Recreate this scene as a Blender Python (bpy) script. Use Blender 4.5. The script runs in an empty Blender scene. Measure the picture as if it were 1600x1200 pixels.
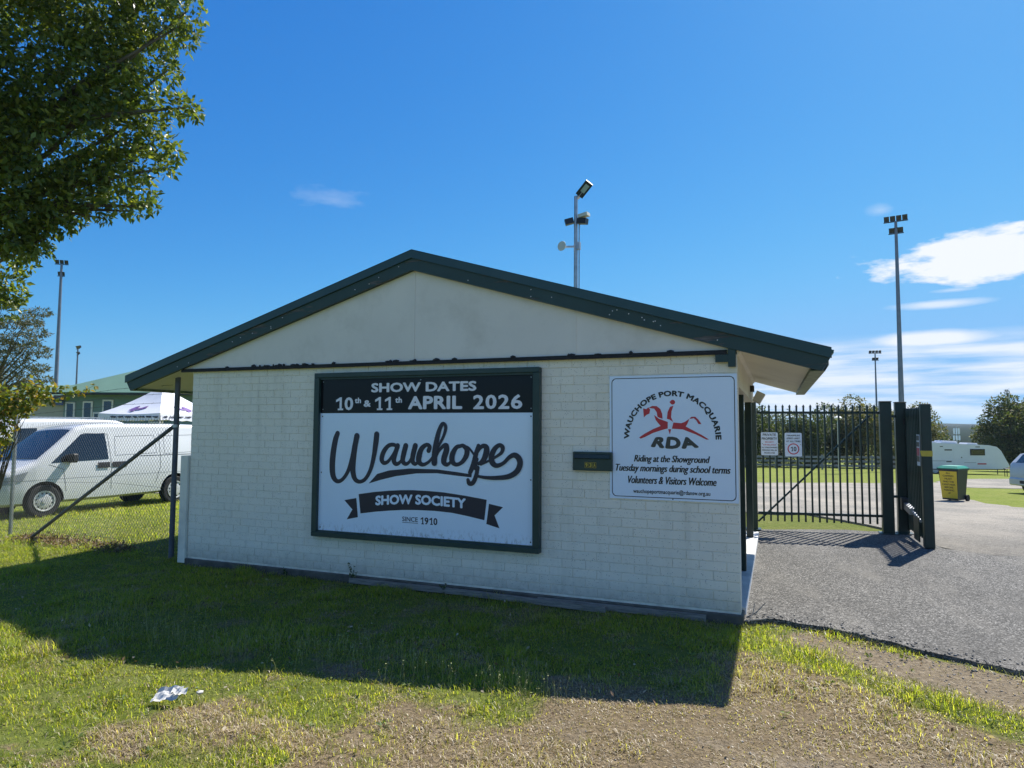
import bpy, bmesh, math, random
import numpy as np
from mathutils import Vector, Matrix
from mathutils.geometry import tessellate_polygon
random.seed(7); RNG = np.random.default_rng(11)
sc = bpy.context.scene
COL = sc.collection
# ------------------------------------------------------------------ camera
CAMP = (0.31936, -6.40273, 1.74056); YAW, PITCH, ROLL, FPX = 0.37674, 0.06291, 0.00492, 1042.476
cw = Vector((-math.sin(YAW)*math.cos(PITCH), math.cos(YAW)*math.cos(PITCH), math.sin(PITCH)))
cr = Vector((math.cos(YAW), math.sin(YAW), 0)); cu = cr.cross(cw)
cr2 = cr*math.cos(ROLL)+cu*math.sin(ROLL); cu2 = cu*math.cos(ROLL)-cr*math.sin(ROLL)
cam = bpy.data.cameras.new('camera'); camo = bpy.data.objects.new('camera', cam); COL.objects.link(camo)
mw = Matrix.Identity(4)
for i in range(3):
    mw[i][0] = cr2[i]; mw[i][1] = cu2[i]; mw[i][2] = -cw[i]; mw[i][3] = CAMP[i]
camo.matrix_world = mw
cam.sensor_width = 36; cam.lens = 36*FPX/1600; cam.clip_end = 9000; cam.clip_start = .05
sc.camera = camo
# ------------------------------------------------------------------ light
EXPOSURE = .7; SKY_STRENGTH = .085
SUN_AZ = math.atan2(0.397, 0.918); SUN_EL = math.radians(50.5)   # azimuth measured from +Y towards +X
sv = Vector((math.sin(SUN_AZ)*math.cos(SUN_EL), math.cos(SUN_AZ)*math.cos(SUN_EL), math.sin(SUN_EL)))
sl = bpy.data.lights.new('sun', 'SUN'); so = bpy.data.objects.new('sun', sl); COL.objects.link(so)
sl.energy = 5.0; sl.angle = math.radians(.5); sl.color = (1, .955, .87)
so.rotation_euler = sv.to_track_quat('Z', 'Y').to_euler(); so.location = (0, 0, 30)
sc.view_settings.view_transform = 'Standard'; sc.view_settings.look = 'None'
sc.view_settings.exposure = EXPOSURE; sc.view_settings.gamma = 1
world = bpy.data.worlds.new('World'); sc.world = world; world.use_nodes = True
def build_world():
    nt = world.node_tree; N = nt.nodes; L = nt.links; N.clear()
    def nd(t, **k):
        n = N.new(t)
        for a, v in k.items(): setattr(n, a, v)
        return n
    def put(s, v):
        if isinstance(v, (int, float, tuple)): s.default_value = v
        else: L.new(v, s)
    def m(op, a, b=0., c=None, clamp=False):
        n = nd('ShaderNodeMath', operation=op, use_clamp=clamp); put(n.inputs[0], a); put(n.inputs[1], b)
        if c is not None: put(n.inputs[2], c)
        return n.outputs[0]
    out = nd('ShaderNodeOutputWorld'); bg = nd('ShaderNodeBackground'); bg.inputs[1].default_value = SKY_STRENGTH
    sky = nd('ShaderNodeTexSky', sky_type='NISHITA', sun_disc=False, sun_elevation=SUN_EL, sun_rotation=SUN_AZ)
    sky.altitude = 20; sky.air_density = 1.0; sky.dust_density = .35; sky.ozone_density = 3.0
    # deepen the clear-sky blue over the whole dome, as the photograph's sky has it
    hs_ = nd('ShaderNodeSeparateColor'); L.new(sky.outputs[0], hs_.inputs[0]); hs = nd('ShaderNodeCombineColor'); K0 = .1084
    for i, (gam, gain) in enumerate(((1.6, .74), (1.0, .90), (.55, 1.05))):
        v = m('MULTIPLY', m('POWER', m('MULTIPLY', hs_.outputs[i], K0), gam), gain)
        v = m('SMOOTH_MIN', v, (.24, .54, .95)[i], (.14, .2, .2)[i])      # pale blue, not white, down at the horizon
        L.new(m('MULTIPLY', v, 1/SKY_K), hs.inputs[i])
    tc = nd('ShaderNodeTexCoord'); sp = nd('ShaderNodeSeparateXYZ'); L.new(tc.outputs['Generated'], sp.inputs[0])
    az = m('ARCTAN2', sp.outputs[0], sp.outputs[1]); el = m('ARCSINE', sp.outputs[2])
    cb = nd('ShaderNodeCombineXYZ'); L.new(m('MULTIPLY', az, 1.0), cb.inputs[0]); L.new(m('MULTIPLY', el, 3.2), cb.inputs[1])
    def noise(scale, det=6, rough=.6, off=0):
        n = nd('ShaderNodeTexNoise'); n.inputs['Scale'].default_value = scale; n.inputs['Detail'].default_value = det
        n.inputs['Roughness'].default_value = rough
        if off:
            ad = nd('ShaderNodeVectorMath', operation='ADD'); L.new(cb.outputs[0], ad.inputs[0]); ad.inputs[1].default_value = (off, off*.7, off*1.3); L.new(ad.outputs[0], n.inputs['Vector'])
        else: L.new(cb.outputs[0], n.inputs['Vector'])
        return n.outputs[0]
    n1 = m('SUBTRACT', noise(9, 8, .62), .5); n2 = m('SUBTRACT', noise(26, 7, .6, 3.1), .5)
    n3 = noise(3.2, 5, .55, 7.7)
    total = None
    def ell(u0, v0, a, b, na, nb, soft, amt):
        nonlocal total
        du = m('DIVIDE', m('SUBTRACT', az, u0), a); dv = m('DIVIDE', m('SUBTRACT', el, v0), b)
        r = m('SUBTRACT', 1., m('SQRT', m('ADD', m('MULTIPLY', du, du), m('MULTIPLY', dv, dv))))
        r = m('ADD', m('ADD', r, m('MULTIPLY', n1, na)), m('MULTIPLY', n2, nb))
        k = m('MULTIPLY', m('DIVIDE', r, soft, clamp=True), amt)
        total = k if total is None else m('MAXIMUM', total, k)
    for e in CLOUDS: ell(*e)
    # low streaky cloud along the horizon, broken up by noise, all the way round
    cbs = nd('ShaderNodeCombineXYZ'); L.new(m('MULTIPLY', az, 2.2), cbs.inputs[0]); L.new(m('MULTIPLY', el, 26), cbs.inputs[1]); L.new(m('MULTIPLY', el, 0.), cbs.inputs[2])
    st = nd('ShaderNodeTexNoise'); st.inputs['Scale'].default_value = 1.7; st.inputs['Detail'].default_value = 6; st.inputs['Roughness'].default_value = .55
    L.new(cbs.outputs[0], st.inputs['Vector'])
    band = m('MULTIPLY', m('SUBTRACT', 1., m('ABSOLUTE', m('DIVIDE', m('SUBTRACT', el, .062), .062)), clamp=True), 2.4, clamp=True)
    azm = m('SMOOTH_MIN', m('MULTIPLY', m('ADD', m('COSINE', m('SUBTRACT', az, .45)), -.68), 6., clamp=True), 1., .05)
    k = m('MULTIPLY', m('MULTIPLY', m('MULTIPLY', m('SUBTRACT', st.outputs[0], .36), 5., clamp=True), band), azm)
    total = m('MAXIMUM', total, m('MULTIPLY', k, .85))
    # broken fair-weather cloud over the rest of the sky, away from the clear sector (it shows mirrored in the glossy sign)
    away = m('MULTIPLY', m('SUBTRACT', -.15, m('COSINE', m('ADD', az, .05))), 2.2, clamp=True)
    hi = m('MULTIPLY', m('MULTIPLY', m('SUBTRACT', el, .12), 5., clamp=True), m('MULTIPLY', m('SUBTRACT', 1.25, el), 3., clamp=True))
    cum = m('MULTIPLY', m('SUBTRACT', m('ADD', n3, m('MULTIPLY', n1, .25)), .50), 7., clamp=True)
    total = m('MAXIMUM', total, m('MULTIPLY', m('MULTIPLY', m('MULTIPLY', cum, hi), away), .9))
    mix = nd('ShaderNodeMix', data_type='RGBA'); L.new(total, mix.inputs[0])
    L.new(hs.outputs[0], mix.inputs[6]); mix.inputs[7].default_value = CLOUD_COL
    L.new(mix.outputs[2], bg.inputs[0]); L.new(bg.outputs[0], out.inputs[0])
SKY_K = SKY_STRENGTH*2**EXPOSURE
CLOUD_COL = (.93/SKY_K, .97/SKY_K, 1.03/SKY_K, 1)
def azel(px, py):
    d = cw + cr2*((px-800)/FPX) - cu2*((py-600)/FPX); d.normalize()
    return math.atan2(d.x, d.y), math.asin(d.z)
CLOUDS = []
for px, py, a, b, na, nb, soft, amt in (
        (1572, 394, .155, .034, 1.3, 1.1, .34, .98), (1470, 475, .062, .0065, .7, .5, .8, .7), (1458, 529, .085, .0125, .5, .3, .55, .92),
        (518, 311, .050, .015, 2.2, 2.2, 1.6, .22), (1376, 328, .018, .009, 1.2, 1., 1.2, .35), (1620, 546, .035, .009, .7, .5, .7, .7),
        (1490, 453, .03, .003, .7, .7, 1., .45)):
    u, v = azel(px, py); CLOUDS.append((u, v, a, b, na, nb, soft, amt))
build_world()
sc.render.engine = 'CYCLES'

# ------------------------------------------------------------------ materials
MATS = {}
def newmat(name):
    m = bpy.data.materials.new(name); m.use_nodes = True; nt = m.node_tree
    b = nt.nodes['Principled BSDF']; MATS[name] = m
    return m, nt, b
def ramp(nt, fac, stops):
    r = nt.nodes.new('ShaderNodeValToRGB'); e = r.color_ramp.elements
    e[0].position, e[0].color = stops[0][0], (*stops[0][1], 1); e[1].position, e[1].color = stops[1][0], (*stops[1][1], 1)
    for p, c in stops[2:]:
        x = e.new(p); x.color = (*c, 1)
    nt.links.new(fac, r.inputs[0]); return r.outputs[0]
def coords(nt, world_space=True, scale=(1, 1, 1)):
    if world_space:
        g = nt.nodes.new('ShaderNodeNewGeometry').outputs['Position']
    else: g = nt.nodes.new('ShaderNodeTexCoord').outputs['Object']
    mp = nt.nodes.new('ShaderNodeMapping'); mp.inputs['Scale'].default_value = scale
    nt.links.new(g, mp.inputs[0]); return mp.outputs[0]
def noise(nt, vec, scale, det=4, rough=.55):
    n = nt.nodes.new('ShaderNodeTexNoise'); n.inputs['Scale'].default_value = scale; n.inputs['Detail'].default_value = det
    n.inputs['Roughness'].default_value = rough; nt.links.new(vec, n.inputs['Vector']); return n.outputs['Fac']
def mixc(nt, fac, a, b, mode='MIX'):
    x = nt.nodes.new('ShaderNodeMix'); x.data_type = 'RGBA'; x.blend_type = mode
    for i, v in ((0, fac), (6, a), (7, b)):
        if isinstance(v, (int, float)): x.inputs[i].default_value = v
        elif isinstance(v, tuple): x.inputs[i].default_value = (*v, 1) if len(v) == 3 else v
        else: nt.links.new(v, x.inputs[i])
    return x.outputs[2]
def mth(nt, op, a, b=0., clamp=False):
    n = nt.nodes.new('ShaderNodeMath'); n.operation = op; n.use_clamp = clamp
    for i, v in ((0, a), (1, b)):
        if isinstance(v, (int, float)): n.inputs[i].default_value = v
        else: nt.links.new(v, n.inputs[i])
    return n.outputs[0]
def bump(nt, b, h, strength=.3, dist=.01):
    n = nt.nodes.new('ShaderNodeBump'); n.inputs['Strength'].default_value = strength; n.inputs['Distance'].default_value = dist
    nt.links.new(h, n.inputs['Height']); nt.links.new(n.outputs[0], b.inputs['Normal'])
def pm(name, col, rough=.55, metal=0., var=.18, vscale=3., bmp=0., bscale=80, spec=.5, dirt=None, dirt_amt=.5, dirt_scale=1.5, scale=(1, 1, 1)):
    """plain painted / raw surface with uneven tone, optional dirt patches and fine relief"""
    m, nt, b = newmat(name)
    v = coords(nt, True, scale); n1 = noise(nt, v, vscale, 6, .6)
    lo = tuple(c*(1-var) for c in col); hi = tuple(min(1, c*(1+var)) for c in col)
    c = ramp(nt, n1, [(.3, lo), (.7, hi)])
    if dirt:
        d = ramp(nt, noise(nt, v, dirt_scale, 8, .68), [(.5, (0, 0, 0)), (.72, (dirt_amt,)*3)])
        c = mixc(nt, d, c, dirt)
    nt.links.new(c, b.inputs['Base Color'])
    b.inputs['Roughness'].default_value = rough; b.inputs['Metallic'].default_value = metal
    b.inputs['Specular IOR Level'].default_value = spec
    if bmp: bump(nt, b, noise(nt, v, bscale, 4, .6), bmp, .004)
    return m
# ------------------------------------------------------------------ scene helpers
WL = {}
def tag(o, label=None, cat=None, group=None, kind=None):
    for k, v in (('label', label), ('category', cat), ('group', group), ('kind', kind)):
        if v: o[k] = v
    return o
def empty(name, loc, label=None, cat=None, group=None):
    o = bpy.data.objects.new(name, None); COL.objects.link(o); o.location = loc; o.empty_display_size = .2
    WL[o.name] = Vector(loc); return tag(o, label, cat, group)
def attach(o, loc, parent):
    COL.objects.link(o); loc = Vector(loc); WL[o.name] = loc
    if parent is not None:
        o.parent = parent; o.location = loc - WL[parent.name]
    else: o.location = loc
    return o
def mesh_np(name, V, F, mat, parent=None, smooth=False, attrs=None, loc=None, sizes=None):
    """V (n,3) world coordinates, F (m,k) faces"""
    V = np.asarray(V, dtype=np.float32)
    if loc is None:
        lo, hi = V.min(0), V.max(0); loc = ((lo[0]+hi[0])/2, (lo[1]+hi[1])/2, lo[2])
    me = bpy.data.meshes.new(name); F = np.asarray(F, dtype=np.int32)
    me.vertices.add(len(V)); me.vertices.foreach_set('co', (V-np.array(loc, dtype=np.float32)).ravel())
    k = F.shape[1]; me.loops.add(F.size); me.loops.foreach_set('vertex_index', F.ravel())
    me.polygons.add(len(F)); me.polygons.foreach_set('loop_start', np.arange(0, F.size, k, dtype=np.int32))
    try: me.polygons.foreach_set('loop_total', np.full(len(F), k, dtype=np.int32))
    except Exception: pass
    if smooth: me.polygons.foreach_set('use_smooth', np.ones(len(F), dtype=bool))
    if attrs:
        for an, arr in attrs.items():
            a = me.attributes.new(an, 'FLOAT_COLOR', 'POINT'); arr = np.asarray(arr, dtype=np.float32)
            if arr.shape[1] == 3: arr = np.concatenate([arr, np.ones((len(arr), 1), np.float32)], 1)
            a.data.foreach_set('color', arr.ravel())
    me.update(calc_edges=True); me.validate()
    if mat: me.materials.append(MATS[mat] if isinstance(mat, str) else mat)
    return attach(bpy.data.objects.new(name, me), loc, parent)
class MB:
    def __init__(s, xf=None): s.v = []; s.f = []; s.xf = xf
    def add(s, vs, fs):
        o = len(s.v); s.v += [tuple(v) for v in vs]; s.f += [tuple(i+o for i in f) for f in fs]; return s
    def box(s, x0, x1, y0, y1, z0, z1, bev=0):
        if bev:
            bm = bmesh.new(); bmesh.ops.create_cube(bm, size=1)
            for v in bm.verts: v.co = Vector(((x0+x1)/2+v.co.x*(x1-x0), (y0+y1)/2+v.co.y*(y1-y0), (z0+z1)/2+v.co.z*(z1-z0)))
            bmesh.ops.bevel(bm, geom=bm.edges[:], offset=bev, segments=1, affect='EDGES')
            bm.verts.index_update(); s.add([v.co for v in bm.verts], [[v.index for v in f.verts] for f in bm.faces]); bm.free(); return s
        v = [(x, y, z) for z in (z0, z1) for y in (y0, y1) for x in (x0, x1)]
        return s.add(v, [(0, 2, 3, 1), (4, 5, 7, 6), (0, 1, 5, 4), (2, 6, 7, 3), (0, 4, 6, 2), (1, 3, 7, 5)])
    def prism(s, pts, d):
        """closed polygon pts (3D, planar) swept by vector d"""
        n = len(pts); d = Vector(d); a = [Vector(p) for p in pts]; b = [p+d for p in a]
        return s.add(a+b, [tuple(range(n))[::-1], tuple(range(n, 2*n))]+[(i, (i+1) % n, n+(i+1) % n, n+i) for i in range(n)])
    def tube(s, pts, rad, n=8, cap=True):
        pts = [Vector(p) for p in pts]; k = len(pts)
        rad = [rad]*k if isinstance(rad, (int, float)) else rad
        vs = []; up = None
        for i, p in enumerate(pts):
            t = (pts[min(i+1, k-1)]-pts[max(i-1, 0)]).normalized()
            if up is None: up = Vector((0, 0, 1)) if abs(t.z) < .9 else Vector((1, 0, 0))
            a = t.cross(up).normalized(); b = a.cross(t).normalized(); up = b
            vs += [p+(a*math.cos(2*math.pi*j/n)+b*math.sin(2*math.pi*j/n))*rad[i] for j in range(n)]
        fs = [(i*n+j, i*n+(j+1) % n, (i+1)*n+(j+1) % n, (i+1)*n+j) for i in range(k-1) for j in range(n)]
        if cap: fs += [tuple(range(n))[::-1], tuple(range((k-1)*n, k*n))]
        return s.add(vs, fs)
    def bar(s, a, b, w, h, up=(0, 0, 1)):
        a = Vector(a); b = Vector(b); t = (b-a).normalized(); u = Vector(up)
        x = t.cross(u).normalized(); y = x.cross(t).normalized()
        r = [x*(w/2*i)+y*(h/2*j) for i, j in ((-1, -1), (1, -1), (1, 1), (-1, 1))]
        return s.add([a+q for q in r]+[b+q for q in r], [(0, 1, 2, 3), (7, 6, 5, 4), (0, 4, 5, 1), (1, 5, 6, 2), (2, 6, 7, 3), (3, 7, 4, 0)])
    def lathe(s, prof, c, axis, n=24):
        """prof list of (radius, along)"""
        c = Vector(c); ax = Vector(axis).normalized(); u = ax.orthogonal().normalized(); w = ax.cross(u)
        vs = [c+ax*h+(u*math.cos(2*math.pi*j/n)+w*math.sin(2*math.pi*j/n))*r for r, h in prof for j in range(n)]
        k = len(prof)
        fs = [(i*n+j, i*n+(j+1) % n, (i+1)*n+(j+1) % n, (i+1)*n+j) for i in range(k-1) for j in range(n)]
        return s.add(vs, fs+[tuple(range(n))[::-1], tuple(range((k-1)*n, k*n))])
    def grid(s, P):
        r, c = len(P), len(P[0])
        return s.add([p for row in P for p in row], [(i*c+j, i*c+j+1, (i+1)*c+j+1, (i+1)*c+j) for i in range(r-1) for j in range(c-1)])
    def blob(s, c, r, n=6, jit=.3):
        bm = bmesh.new(); bmesh.ops.create_icosphere(bm, subdivisions=1, radius=1)
        for v in bm.verts:
            q = v.co*(1+random.uniform(-jit, jit)); v.co = Vector((c[0]+q.x*r[0], c[1]+q.y*r[1], c[2]+q.z*r[2]))
        bm.verts.index_update(); s.add([v.co for v in bm.verts], [[v.index for v in f.verts] for f in bm.faces]); bm.free(); return s
    def build(s, name, mat, parent=None, smooth=False, fix=True, kind=None):
        V = [(s.xf @ Vector(v)) for v in s.v] if s.xf is not None else [Vector(v) for v in s.v]
        lo = [min(v[i] for v in V) for i in range(3)]; hi = [max(v[i] for v in V) for i in range(3)]
        loc = Vector(((lo[0]+hi[0])/2, (lo[1]+hi[1])/2, lo[2]))
        me = bpy.data.meshes.new(name); me.from_pydata([v-loc for v in V], [], s.f)
        if fix:
            bm = bmesh.new(); bm.from_mesh(me); bmesh.ops.recalc_face_normals(bm, faces=bm.faces[:]); bm.to_mesh(me); bm.free()
        if smooth:
            for p in me.polygons: p.use_smooth = True
            try: me.set_sharp_from_angle(angle=math.radians(38))
            except Exception: pass
        me.materials.append(MATS[mat] if isinstance(mat, str) else mat)
        o = attach(bpy.data.objects.new(name, me), loc, parent)
        if kind: o['kind'] = kind
        return o
def copy_tree(o, d, parent=None):
    c = o.copy(); COL.objects.link(c); c.parent = parent
    if parent is None: c.location = o.location + Vector(d)
    WL[c.name] = WL[o.name]+Vector(d)
    for ch in list(o.children): copy_tree(ch, d, c)
    return c
# text as flat meshes from the built-in font
def glyphs(s, off=0., shear=0., space=1.):
    cu_ = bpy.data.curves.new('t', 'FONT'); cu_.body = s; cu_.size = 1; cu_.offset = off; cu_.shear = shear; cu_.space_character = space; cu_.resolution_u = 3
    ob = bpy.data.objects.new('t', cu_); COL.objects.link(ob)
    bpy.context.view_layer.update(); dg = bpy.context.evaluated_depsgraph_get()
    me = bpy.data.meshes.new_from_object(ob.evaluated_get(dg))
    V = np.array([v.co[:2] for v in me.vertices]); F = [tuple(p.vertices) for p in me.polygons]
    bpy.data.objects.remove(ob); bpy.data.curves.remove(cu_); bpy.data.meshes.remove(me)
    return V, F
def lettering(name, s, box, mat, parent, place, fat=.0, off=.0, shear=0., space=1., warp=None, heavy=0, lift=.0015, step=.0002):
    """box (x0,z0,x1,z1) in sign coordinates; place(u,v,h) -> world point"""
    V, F = glyphs(s, off, shear, space)
    lo, hi = V.min(0), V.max(0); mb = MB(); x0, z0, x1, z1 = box
    # embolden by laying slightly shifted copies over each other (clean where glyph offsets would fold over)
    sh = [(0, 0)]+[(fat*math.cos(a), fat*math.sin(a)) for a in np.arange(8)*math.pi/4] if fat else [(0, 0)]
    if heavy: sh = [(heavy*t, 0) for t in (0, -1, 1, -.5, .5)]
    mx = max(abs(s[0]) for s in sh); mz = max(abs(s[1]) for s in sh)
    for k, (dx, dz) in enumerate(sh):
        U = (V+(dx, dz)-(lo-(mx, mz)))/((hi-lo)+(2*mx, 2*mz)); P = np.stack([x0+U[:, 0]*(x1-x0), z0+U[:, 1]*(z1-z0)], 1)
        if warp is not None: P = np.array([warp(u, p) for u, p in zip(U, P)])
        mb.add([place(p[0], p[1], lift+k*step) for p in P], F)
    return mb.build(name, mat, parent, fix=False)
ONE = [(.34, 0), (.98, 0), (.98, .13), (.80, .13), (.80, 1), (.60, 1), (.12, .80), (.12, .62), (.54, .75), (.54, .13), (.34, .13)]
def numerals(s, box, mat, parent, place, fat=.02, gap=.06, lift=.0015):
    """digits one by one; the figure 1 gets its flag and foot"""
    x0, z0, x1, z1 = box; n = len(s); w = (x1-x0)/n
    for k, ch in enumerate(s):
        a, b = x0+k*w+w*gap, x0+(k+1)*w-w*gap
        if ch == '1': flatpoly('numeral', [(a+(b-a)*u, z0+(z1-z0)*v) for u, v in ONE], mat, parent, place, lift)
        else: lettering('numeral', ch, (a, z0, b, z1), mat, parent, place, fat=fat, lift=lift)
def wallplace(y0):   # plane facing -Y
    return lambda u, v, h: (u, y0-h, v)
def flatpoly(name, pts, mat, parent, place, lift=.0015):
    bm = bmesh.new(); vs = [bm.verts.new(place(x, z, lift)) for x, z in pts]
    bm.free(); tri = tessellate_polygon([[Vector((x, z, 0)) for x, z in pts]])
    mb = MB(); mb.add([place(x, z, lift) for x, z in pts], [tuple(t) for t in tri])
    return mb.build(name, mat, parent, fix=False)
def catmull(P, n=7):
    P = [np.array(p, float) for p in P]; Q = [2*P[0]-P[1]]+P+[2*P[-1]-P[-2]]; out = []
    for i in range(1, len(Q)-2):
        a, b, c, d = Q[i-1:i+3]
        for t in np.linspace(0, 1, n, endpoint=False):
            out.append(.5*((2*b)+(c-a)*t+(2*a-5*b+4*c-d)*t*t+(3*b-a-3*c+d)*t**3))
    return out+[P[-1]]
def ribbon(mb, pts, widths, place, lift):
    C = catmull([(*p, w) for p, w in zip(pts, widths)]); n = len(C); L_, R_ = [], []
    for i in range(n):
        t = C[min(i+1, n-1)][:2]-C[max(i-1, 0)][:2]; t = t/(np.linalg.norm(t)+1e-9); nn = np.array((-t[1], t[0])); w = C[i][2]/2
        L_.append(C[i][:2]+nn*w); R_.append(C[i][:2]-nn*w)
    mb.add([place(*p, lift+(k % n)*.00004) for k, p in enumerate(L_+R_)], [(i, i+1, n+i+1, n+i) for i in range(n-1)])
    for e, sg in ((0, -1), (n-1, 1)):      # round ends
        c = C[e][:2]; t = C[min(e+1, n-1)][:2]-C[max(e-1, 0)][:2]; a0 = math.atan2(t[1], t[0]); w = C[e][2]/2
        pts2 = [c]+[c+w*np.array((math.cos(a0+sg*0+(-math.pi/2+math.pi*j/8)+(math.pi if sg < 0 else 0)), math.sin(a0+(-math.pi/2+math.pi*j/8)+(math.pi if sg < 0 else 0)))) for j in range(9)]
        mb.add([place(*p, lift+e*.00004+.0001) for p in pts2], [(0, j, j+1) for j in range(1, 9)])
# terrain
def gz(x, y):
    x = np.asarray(x, float); y = np.asarray(y, float)
    z = -.038*np.maximum(y-9, 0)-np.minimum(.45, .045*np.maximum(-8.5-x, 0))
    return np.maximum(z, -3.4)
def gzf(x, y): return float(gz(x, y))
_vn = RNG.random((256, 256))
def vnoise(x, y, s=1., seed=0):
    x = np.asarray(x)*s+seed*17.3+500; y = np.asarray(y)*s+seed*9.1+500
    xi = np.floor(x).astype(int); yi = np.floor(y).astype(int); fx = x-xi; fy = y-yi
    fx = fx*fx*(3-2*fx); fy = fy*fy*(3-2*fy); g = lambda a, b: _vn[a % 256, b % 256]
    return (g(xi, yi)*(1-fx)+g(xi+1, yi)*fx)*(1-fy)+(g(xi, yi+1)*(1-fx)+g(xi+1, yi+1)*fx)*fy
def fbm(x, y, s=1., seed=0, o=4):
    return sum(vnoise(x, y, s*2**i, seed+i)*.5**i for i in range(o))/sum(.5**i for i in range(o))
def sstep(a, b, v): t = np.clip((np.asarray(v)-a)/(b-a), 0, 1); return t*t*(3-2*t)
# ------------------------------------------------------------------ ground, driveway, road, hills
def m_ground():
    m, nt, b = newmat('ground_soil')
    at = nt.nodes.new('ShaderNodeAttribute'); at.attribute_name = 'mask'; sp = nt.nodes.new('ShaderNodeSeparateColor'); nt.links.new(at.outputs['Color'], sp.inputs[0])
    v = coords(nt); n1 = noise(nt, v, 1.3, 8, .6); n2 = noise(nt, v, 38, 5, .7); n3 = noise(nt, v, 9, 5, .6)
    green = ramp(nt, n3, [(.25, (.10, .145, .026)), (.5, (.17, .215, .035)), (.78, (.25, .27, .06))])
    straw = ramp(nt, n2, [(.28, (.095, .07, .04)), (.5, (.25, .188, .112)), (.75, (.44, .345, .225))])
    dirt = ramp(nt, n2, [(.25, (.11, .085, .055)), (.55, (.255, .205, .14)), (.8, (.39, .335, .255))])
    far = mixc(nt, ramp(nt, n1, [(.4, (0,)*3), (.65, (.45,)*3)]), green, (.27, .26, .085))
    dfac = mth(nt, 'MULTIPLY', mth(nt, 'ADD', mth(nt, 'MULTIPLY', sp.outputs[0], 1.9), mth(nt, 'SUBTRACT', mth(nt, 'MULTIPLY', n3, 1.1), 1.0)), 1.5, True)
    gfac = mth(nt, 'MULTIPLY', mth(nt, 'ADD', mth(nt, 'MULTIPLY', sp.outputs[1], 1.9), mth(nt, 'SUBTRACT', mth(nt, 'MULTIPLY', n3, 1.1), 1.0)), 1.8, True)
    far = mixc(nt, mth(nt, 'MULTIPLY', sp.outputs[2], .42), far, (.08, .085, .03))      # soil shows between the real blades up close
    straw = mixc(nt, mth(nt, 'MULTIPLY', sp.outputs[2], .35), straw, (.10, .08, .05))
    c = mixc(nt, dfac, far, straw); c = mixc(nt, gfac, c, dirt)
    nt.links.new(c, b.inputs['Base Color']); b.inputs['Roughness'].default_value = 1; b.inputs['Specular IOR Level'].default_value = .1
    bump(nt, b, mth(nt, 'ADD', n2, mth(nt, 'MULTIPLY', n3, 1.5)), .9, .03)
m_ground()
def dry_mask(x, y):
    n = (fbm(x, y, 1.6, 3, 6)-.5)*1.25
    d = sstep(-3.1, -.9, x+n*3.0)*sstep(-1.5, -2.35, y-(x+2)*.06+n*.5)
    d = np.maximum(d, sstep(-.35, .15, x+n*.5)*sstep(-.25, -.7, y+n*.6)*.75)
    def blob(cx, cy, rx, ry, a): return a*np.exp(-(((x-cx)/rx)**2+((y-cy)/ry)**2))
    d -= blob(-1.45, -2.45, .42, .3, .9)+blob(-1.9, -2.15, .7, .16, .5)+blob(.2, -.35, .28, .45, 1.0)
    t = ((x-.1)*.80-(y+.45)*.60); s = (x-.1)*.60+(y+.45)*.80
    d -= .95*np.exp(-(s/.2)**2)*sstep(-.2, .2, t)*sstep(2.4, 1.9, t)
    d += blob(.05, .12, .5, .2, .6)
    d += .42*sstep(.56, .70, fbm(x, y, 3.1, 33, 5))*sstep(.3, -.4, y)      # thatchy worn patches through the green
    return np.clip(d, 0, 1)
def dirt_mask(x, y):
    n = fbm(x, y, 2.1, 9)-.5
    def blob(cx, cy, rx, ry, a): return a*np.exp(-(((x-cx)/rx)**2+((y-cy)/ry)**2))
    t = (x-.45)*.87-(y-.03)*.5; s = (x-.45)*.5+(y-.03)*.87
    d = 1.15*np.exp(-((s+.22)/.26)**2)*sstep(-.15, .3, t+n*.4)
    d = np.maximum(d, .8*sstep(-1.0, .6, x+n*1.5)*sstep(-2.2, -2.9, y-.35*(x)+n*.9))
    d += blob(1.5, -.75, .5, .25, .6)+.42*sstep(.64, .72, fbm(x, y, 4.6, 45, 5))*sstep(-1.6, -2.2, y)
    d = np.maximum(d, .75*np.exp(-((y-.05-.03)/.07)**2)*((x > -6.6) & (x < 0.1)))     # bare strip along the wall
    return np.clip(d, 0, 1)
def axis(lo, hi, step, far, g=1.22):
    a = list(np.arange(lo, hi+1e-6, step)); s = step; v = hi
    while v < far: s *= g; v += s; a.append(v)
    s = step; v = lo; pre = []
    while v > -far: s *= g; v -= s; pre.append(v)
    return np.array(pre[::-1]+a)
gx = axis(-9.5, 4.0, .07, 4500); gy = axis(-5.2, 3.0, .07, 4500)
GX, GY = np.meshgrid(gx, gy); gxx, gyy = GX.ravel(), GY.ravel()
near = sstep(14, 9, np.hypot(gxx, gyy))
gh = gz(gxx, gyy)+near*(fbm(gxx, gyy, 2.2, 5)-.5)*.05-.012*near
gh = np.where((gxx > -6.8) & (gxx < .2) & (gyy > -.1) & (gyy < 5), gh*0-.02, gh)
gh = np.where((gxx > -.1) & (gyy > -.3), np.minimum(gh, gz(gxx, gyy)-.025*near), gh)
V = np.stack([gxx, gyy, gh], 1); r, c_ = GX.shape
idx = np.arange(r*c_).reshape(r, c_)
F = np.stack([idx[:-1, :-1].ravel(), idx[:-1, 1:].ravel(), idx[1:, 1:].ravel(), idx[1:, :-1].ravel()], 1)
farfade = sstep(16, 9, np.hypot(gxx, gyy))
mask = np.stack([dry_mask(gxx, gyy)*farfade, dirt_mask(gxx, gyy)*farfade, sstep(15, 9, np.hypot(gxx, gyy+2))], 1)
ground = mesh_np('ground', V, F, 'ground_soil', None, True, {'mask': mask}, loc=(0, 0, 0))
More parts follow.
